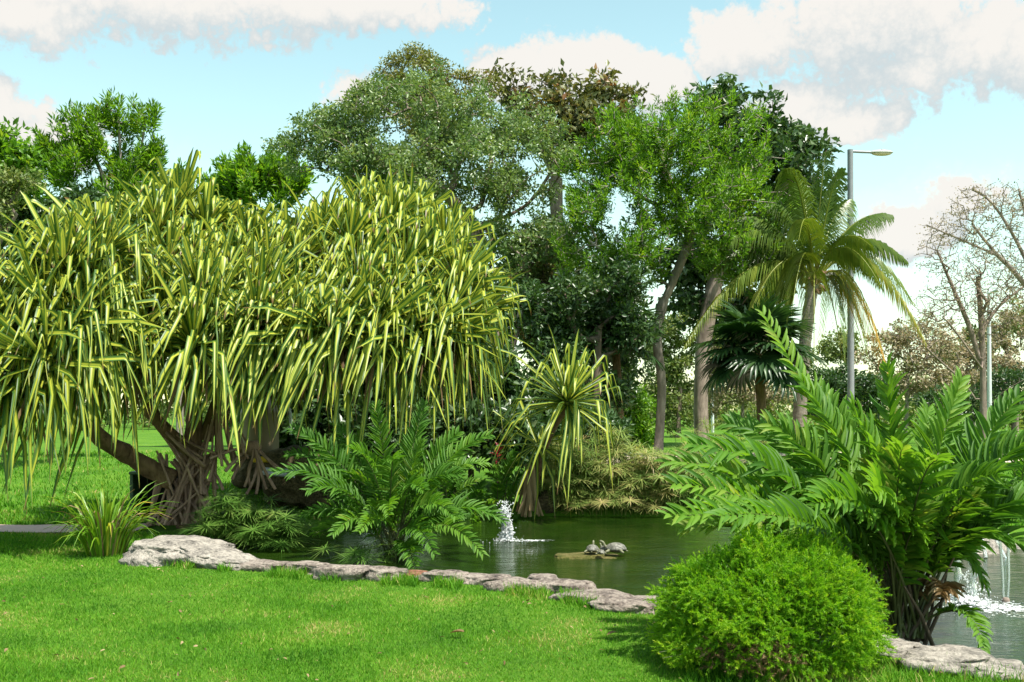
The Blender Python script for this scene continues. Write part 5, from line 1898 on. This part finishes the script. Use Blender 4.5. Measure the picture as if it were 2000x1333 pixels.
low = (pos[:, 2] < 0.24 + 0.05 * rng.random(n)) & (rng.random(n) < 0.5) & (u[:, 0] < 0.05) & (u[:, 0] > -0.75)
m = MB()
fidx = np.arange(n * K * 3).reshape(-1, 3)
lowf = np.repeat(low, K)
m.add(vv, fidx[~lowf], lc.reshape(-1, 3))
m.F.append(fidx[lowf])
m.MI.append(np.ones(int(lowf.sum()), int))
part('foliage', m, [MAT['asparagus'], MAT['dry']], t, kind='stuff', smooth=False)
m = MB()
for k in range(170):
    i = int(rng.integers(0, n))
    a = bc + np.array((rng.uniform(-.22, .22), rng.uniform(-.2, .2), 0))
    b = pos[i] + d[i] * Ls[i]
    tube(m, bez(a, (a + b) / 2 + (0, 0, 0.16), b, 6), np.linspace(0.004, 0.0015, 6), 4, rnd=0.4)
part('stems', m, MAT['fern_stalk'], t, kind='stuff')

# ------------------------------------------------------------------ things under the big screw pine
b0 = P(507, 890, 16.2)
tk = thing('water_tank', 'beige plastic drum with a grey pipe in the shade under the screw pine', 'tank', b0)
Rr = 0.3
m = MB()
zz = [0, 0.02, 0.06, 0.66, 0.68, 0.70, 0.77, 0.86, 0.93]
rr_ = [0.28, 0.30, 0.3, 0.3, 0.31, 0.30, 0.27, 0.22, 0.20]
tube(m, [b0 + (0, 0, z) for z in zz], rr_, 28)
part('drum', m, MAT['tank'], tk)
m = MB()
tube(m, [b0 + (0, 0, 0.93), b0 + (0, 0, 1.0)], [0.21, 0.20], 20)
part('lid', m, MAT['cabinet_dark'], tk)
m = MB()
q0 = P(545, 795, 16.1)
tube(m, [q0, P(563, 796, 16.1), P(566, 800, 16.1), P(567, 812, 16.1), P(568, 850, 16.1)], 0.022, 8)
part('pipe', m, MAT['pvc'], tk)
for label, a, b in (('pale pipe lying on the bank right of the stilt roots, upper one', (515, 917, 15.3), (590, 922, 15.2)), ('pale pipe lying on the bank right of the stilt roots, lower one', (512, 924, 15.2), (575, 930, 15.1))):
    pa, pb = P(*a), P(*b)
    m = MB()
    tube(m, [pa, (pa + pb) / 2, pb], 0.03, 10)
    single('pipe', m, MAT['pvc'], label, 'pipe', tuple(pa), group='pale pipes on the bank')
c = P(512, 897, 15.5)
m = MB()
box(m, c, (0.24, 0.2, 0.10), 0, 0.02)
t = thing('yellow_crate', 'small yellow plastic box in the shade under the tank', 'box', c)
part('tub', m, MAT['yellow'], t)
m = MB()
box(m, c + (0, 0, 0.055), (0.26, 0.22, 0.025), 0, 0.008)
part('lid', m, MAT['cabinet_dark'], t)
# green cabinet
cx = P(330, 1000, 14.6)
cz = gz1(cx[0], 14.6)
cab = thing('cabinet', 'dark green metal box standing open behind the stilt roots', 'cabinet', (cx[0], 14.6, cz))
H = P(0, 925, 14.6)[2] - cz
W = 0.85
for nm, c, s_, mt in (('side_panel', (-W / 2, 0, H / 2), (0.05, 0.6, H), 'cabinet'), ('side_panel', (W / 2, 0, H / 2), (0.05, 0.6, H), 'cabinet'), ('back_panel', (0, 0.28, H / 2), (W - 0.056, 0.03, H - 0.06), 'cabinet_dark'),
                      ('top_panel', (0, 0, H + 0.022), (W + 0.06, 0.64, 0.04), 'cabinet'), ('bottom_panel', (0, -0.02, 0.04), (W - 0.056, 0.55, 0.05), 'cabinet_dark')):
    m = MB()
    box(m, np.array((cx[0], 14.6, cz)) + c, s_, 0, 0.008)
    part(nm, m, MAT[mt], cab)

# ------------------------------------------------------------------ turtles
def turtle(label, px, py, d, L, yaw, neck, seed):
    base = P(px, py, d)
    base[2] = WATER_Z + 0.055
    t = thing('turtle', label, 'turtle', base, 'turtles basking on the rock')
    cy, sy = math.cos(yaw), math.sin(yaw)

    def X(q):
        q = np.asarray(q, float) * L
        return np.array((q[0] * cy - q[1] * sy, q[0] * sy + q[1] * cy, q[2]))
    # shell: domed carapace with a flared rim, and the plastron
    v, f = ICO[4]
    q = v.copy()
    rim = np.clip(1 - np.abs(q[:, 2]) * 3, 0, 1)
    q[:, 2] = np.where(q[:, 2] > 0, q[:, 2] ** 0.9 * 0.30 if False else np.sign(q[:, 2]) * np.abs(q[:, 2]) ** 0.85 * 0.33, q[:, 2] * 0.10)
    q[:, 0] *= 0.5 * (1 + 0.06 * rim)
    q[:, 1] *= 0.40 * (1 + 0.08 * rim) * (1 - 0.12 * np.abs(v[:, 0]))
    q[:, 2] += 0.11
    m = MB()
    m.add(np.array([X(a) for a in q]) + base, f)
    part('shell', m, MAT['shell'], t)
    # body: one skinned figure
    nb = neck
    js = [((-0.1, 0, .1), .20), ((0.25, 0, .12), .17), ((0.47, 0, .15 + 0.04 * nb), .085), ((0.58, 0, .19 + 0.16 * nb), .07), ((0.64, 0, .24 + 0.28 * nb), .075), ((0.76, 0, .26 + 0.32 * nb), .06), ((0.83, 0, .25 + 0.32 * nb), .035),
          ((-0.42, 0, .08), .06), ((-0.60, 0, .03), .02)]
    ed = [(0, 1), (1, 2), (2, 3), (3, 4), (4, 5), (5, 6), (0, 7), (7, 8)]
    for sx, at in ((0.27, 1), (-0.27, 0)):
        for s_ in (-1, 1):
            k = len(js)
            js += [((sx, s_ * .28, .09), .09), ((sx + (.10 if sx > 0 else -.1), s_ * .42, .03), .07), ((sx + (.2 if sx > 0 else -.2), s_ * .47, 0.0), .05)]
            ed += [(at, k), (k, k + 1), (k + 1, k + 2)]
    me = bpy.data.meshes.new('body')
    me.from_pydata([tuple(X(p) + base - ORG[t.name]) for p, _ in js], ed, [])
    me.materials.append(MAT['skin'])
    o = bpy.data.objects.new('body', me)
    COL.objects.link(o)
    o.parent = t
    md = o.modifiers.new('skin', 'SKIN')
    for i, (p, rad) in enumerate(js):
        o.data.skin_vertices[0].data[i].radius = (rad * L, rad * L)
    o.data.skin_vertices[0].data[0].use_root = True
    sb = o.modifiers.new('smooth', 'SUBSURF')
    sb.levels = sb.render_levels = 2
    ORG[o.name] = ORG[t.name]
    # eyes
    for s_ in (-1, 1):
        m = MB()
        m.add(ICO[1][0] * 0.014 * L + X((0.775, s_ * 0.052, .285 + 0.32 * neck)) + base, ICO[1][1])
        part('eye', m, MAT['cabinet_dark'], t)


turtle('turtle with head stretched straight up, leftmost on the rock', 1157, 1077, 12.0, 0.185, RAD(80), 1.0, 1)
turtle('pale rounded turtle resting low, rightmost on the rock', 1203, 1082, 12.0, 0.24, RAD(165), 0.7, 2)
turtle('small turtle squeezed between the two bigger ones, in front', 1174, 1086, 11.8, 0.11, RAD(250), 0.2, 3)
turtle('small turtle climbing on the others behind, head tilted up', 1181, 1074, 12.1, 0.13, RAD(120), 0.9, 4)

# ------------------------------------------------------------------ fountains
def foam_sheet(c, rx, ry, h, seed, name, parent):
    """churned water: a low heaped sheet whose froth breaks up outwards"""
    m = MB()
    nr, na = 36, 72
    V_, C_ = [], []
    for i in range(nr):
        u = i / (nr - 1)
        for k in range(na):
            a = 2 * math.pi * k / na
            x, y = math.cos(a) * u * rx, math.sin(a) * u * ry
            z = h * (1 - u) ** 2.2 * (0.55 + 0.9 * abs(noise.fractal(Vector((x * 14 + seed, y * 14, 0)), 0.9, 2.0, 4))) + 0.006 + 0.012 * (1 - u) * noise.noise((x * 30, y * 30, seed))
            V_.append(c + np.array((x, y, z)))
            C_.append((u, 0, 0.5))
    ii = np.arange(nr - 1)[:, None] * na + np.arange(na)[None]
    i2 = np.arange(nr - 1)[:, None] * na + (np.arange(na)[None] + 1) % na
    m.add(V_, np.stack([ii, i2, i2 + na, ii + na], -1).reshape(-1, 4)[:, ::-1], C_)
    return part(name, m, MAT['foam_sheet'], parent, kind='stuff')


def droplets(m, n, c, rx, ry, hmax, r0, r1):
    for k in range(n):
        a = rng.uniform(0, 2 * math.pi)
        q = abs(rng.normal(0, 0.45))
        s_ = rng.uniform(r0, r1)
        m.add(ICO[1][0] * s_ * rng.uniform(0.6, 1.5, 3) + c + (math.cos(a) * q * rx, math.sin(a) * q * ry, rng.random() ** 2 * hmax * max(0.1, 1 - q)), ICO[1][1])


jb = P(988, 1055, 13.4)
jb[2] = WATER_Z
t = thing('water_jet', 'foaming white water jet rising from the pond beside the middle fern', 'fountain', jb)
m = MB()
v, f = ICO[5]
o_ = []
for q in v:
    z = (q[2] + 1) / 2
    a = Vector((q[0] * 2.2, q[1] * 2.2, z * 7.0))
    wob = noise.fractal(a * 1.5, 0.8, 2.0, 4)
    rad = (0.044 + 0.03 * (1 - z) ** 2) * (1 + 1.0 * wob)
    hr = math.hypot(q[0], q[1]) + 1e-6
    sc = min(1.0, hr * 1.6) ** 0.6
    o_.append(jb + np.array((q[0] / hr * rad * sc + 0.02 * math.sin(z * 5), q[1] / hr * rad * sc, z * 0.43 * (1 + 0.10 * wob))))
m.add(o_, f)
for k in range(330):
    h = rng.random()
    a = rng.uniform(0, 2 * math.pi)
    rad = abs(rng.normal(0.055, 0.026))
    s = rng.uniform(0.004, 0.012)
    m.add(ICO[1][0] * s * rng.uniform(0.6, 1.6, 3) + jb + (math.cos(a) * rad + 0.02 * math.sin(h * 5), math.sin(a) * rad, 0.02 + 0.5 * h), ICO[1][1])
part('water_column', m, MAT['foam'], t, kind='stuff')
foam_sheet(jb + (0.02, 0, 0), 0.24, 0.24, 0.07, 3, 'splash', t)
foam_sheet(jb + (0.30, -0.03, 0), 0.40, 0.16, 0.008, 5, 'froth', t)
m = MB()
droplets(m, 160, jb, 0.3, 0.3, 0.14, 0.003, 0.009)
part('droplets', m, MAT['foam'], t, kind='stuff')

sb_ = P(1890, 1180, 9.1)
sb_[2] = WATER_Z
t = thing('splash_fountain', 'wide churning white splash on the right part of the pond behind the fern', 'fountain', sb_)
foam_sheet(sb_, 0.32, 0.5, 0.08, 8, 'splash', t)
foam_sheet(sb_ + (0.2, -0.3, 0), 0.5, 0.5, 0.008, 9, 'froth', t)
m = MB()
droplets(m, 420, sb_, 0.4, 0.4, 0.3, 0.003, 0.009)
part('droplets', m, MAT['foam'], t, kind='stuff')
for dx in (-0.09, 0.05):
    m = MB()
    n = 22
    pts = np.array([sb_ + (dx + 0.006 * math.sin(k), 0.01 * math.cos(k * 1.3), 0.78 * k / (n - 1)) for k in range(n)])
    tube(m, pts, 0.028 + 0.010 * np.sin(np.arange(n) * 2.1), 10, 0, 0.4, 3)
    part('falling_stream', m, MAT['clear'], t)
nb = P(1964, 1176, 9.15)
nb[2] = WATER_Z + 0.01
t = thing('jet_nozzle', 'round brown nozzle with twin thin jets standing up from the right water', 'fountain', nb)
m = MB()
tube(m, [nb - (0, 0, .04), nb + (0, 0, .0), nb + (0, 0, 0.018), nb + (0, 0, 0.03)], [0.035, 0.036, 0.034, 0.02], 18)
part('nozzle', m, MAT['bark'], t)
for dx in (-0.018, 0.02):
    m = MB()
    tube(m, [nb + (dx, 0, .02), nb + (dx * 1.4, 0, .2), nb + (dx * 1.7 - 0.01, 0, 0.42), nb + (dx * 2 - 0.02, 0, 0.62)], [0.009, 0.010, 0.012, 0.016], 8, 0, 0.2)
    part('jet', m, MAT['clear'], t)

# pale water slab with sheet of water
ws = P(1925, 1075, 12.3)
ws[2] = WATER_Z
t = thing('cascade_rock', 'pale peaked rock slab with water sliding down it on the right shore', 'rock', ws)
m = MB()
apex = P(1897, 988, 12.6)
bl, br = P(1838, 1100, 12.3), P(2000, 1110, 12.3)
cols = []
nr, nc = 22, 26
for i in range(nr):
    u = i / (nr - 1)
    for j in range(nc):
        v_ = j / (nc - 1)
        L_ = apex * (1 - u) + bl * u
        R_ = (apex + np.array((0.05, 0, 0))) * (1 - u) + br * u
        q = L_ * (1 - v_) + R_ * v_
        bulge = math.sin(math.pi * v_) * 0.30 * u ** 0.8
        nn_ = noise.fractal(Vector((q[0] * 3.2, q[1] * 3.2, q[2] * 3.2)), 1.0, 2.0, 5) * 0.07
        cols.append(q + np.array((nn_ * 0.6, -bulge + nn_, nn_ * 0.5)))
ii = (np.arange(nr - 1)[:, None] * nc + np.arange(nc - 1)[None]).ravel()
m.add(cols, np.stack([ii, ii + 1, ii + nc + 1, ii + nc], 1))
back = [np.array(cols[i * nc]) for i in range(nr)] + [np.array(cols[i * nc + nc - 1]) for i in range(nr)]
k = np.arange(nr - 1)
bk = np.array(back)
bk2 = bk + np.array((0, 0.5, -0.02))
m.add(np.concatenate([bk, bk2]), np.concatenate([np.stack([k, k + 1, 2 * nr + k + 1, 2 * nr + k], 1), np.stack([nr + k + 1, nr + k, 3 * nr + k, 3 * nr + k + 1], 1)]))
part('slab', m, MAT['limestone'], t)
m = MB()
for (x0, x1, y0, y1) in ((1893, 1893, 990, 1085), (1900, 1925, 992, 1090), (1910, 1965, 1000, 1095)):
    a, b = P(x0, y0, 12.15), P(x1, y1, 11.85)
    tube(m, [a, a * 0.6 + b * 0.4 + (0, -0.05, 0.02), b], [0.008, 0.014, 0.022], 8, 0, 0.5, x1)
part('water_sheet', m, MAT['clear'], t, kind='stuff')

# ------------------------------------------------------------------ fallen leaves on the lawn
for label, px, py, s, yaw in (('large pinkish dry leaf on the grass before the broad limestone slab', 1835, 1316, 0.15, 0.3), ('brown dry leaf on the lawn below the edging stones', 906, 1246, 0.11, 1.2), ('pale curled dry leaf in the grass near the feathery bush', 1205, 1253, 0.08, 2.0),
                              ('little yellow dry leaf on the lawn left of the boulder wedge', 335, 1186, 0.06, 0.8)):
    d = 3200 / (py - 800)
    c = P(px, py, d)
    c[2] = gz1(c[0], c[1]) + 0.045
    m = MB()
    v = LT_V.copy()
    v[:, 0] *= 0.5
    v[:, 2] = v[:, 2] * 1.2 + 0.18 * (v[:, 1] - 0.5) ** 2 + 0.25 * v[:, 0] ** 2
    cy, sy = math.cos(yaw), math.sin(yaw)
    q = np.column_stack([v[:, 0] * cy - v[:, 1] * sy, v[:, 0] * sy + v[:, 1] * cy, v[:, 2]]) * s
    m.add(q + c, LT_F, (0, 0, 0.95 if s > 0.1 and px > 1000 else 0.45))
    single('fallen_leaf', m, MAT['dry'], label, 'leaf', tuple(c), group='dry leaves fallen on the lawn')

# crumbs of dead leaf scattered in the turf
mb = MB()
n = 260
y = 5.8 + 4.6 * rng.random(n)
x = rng.uniform(-1, 1, n) * 0.5 * y
ok = ~in_pond(x, y, -0.25)
x, y = x[ok], y[ok]
n = len(x)
d = nrm(np.column_stack([rng.normal(size=n), rng.normal(size=n), rng.normal(0, 0.35, n)]))
nn = nrm(np.column_stack([rng.normal(0, .5, n), rng.normal(0, .5, n), np.ones(n)]))
s_ = nrm(np.cross(d, nn))
nn = np.cross(s_, d)
L = rng.uniform(0.015, 0.04, n)
mb.inst(LT_V, LT_F, np.stack([s_ * (L * 0.5)[:, None], d * L[:, None], nn * L[:, None]], 2), np.column_stack([x, y, ground_z(x, y) + 0.03]), rng.random(n), LT_UV)
single('leaf_litter', mb, MAT['dry'], kind='stuff')
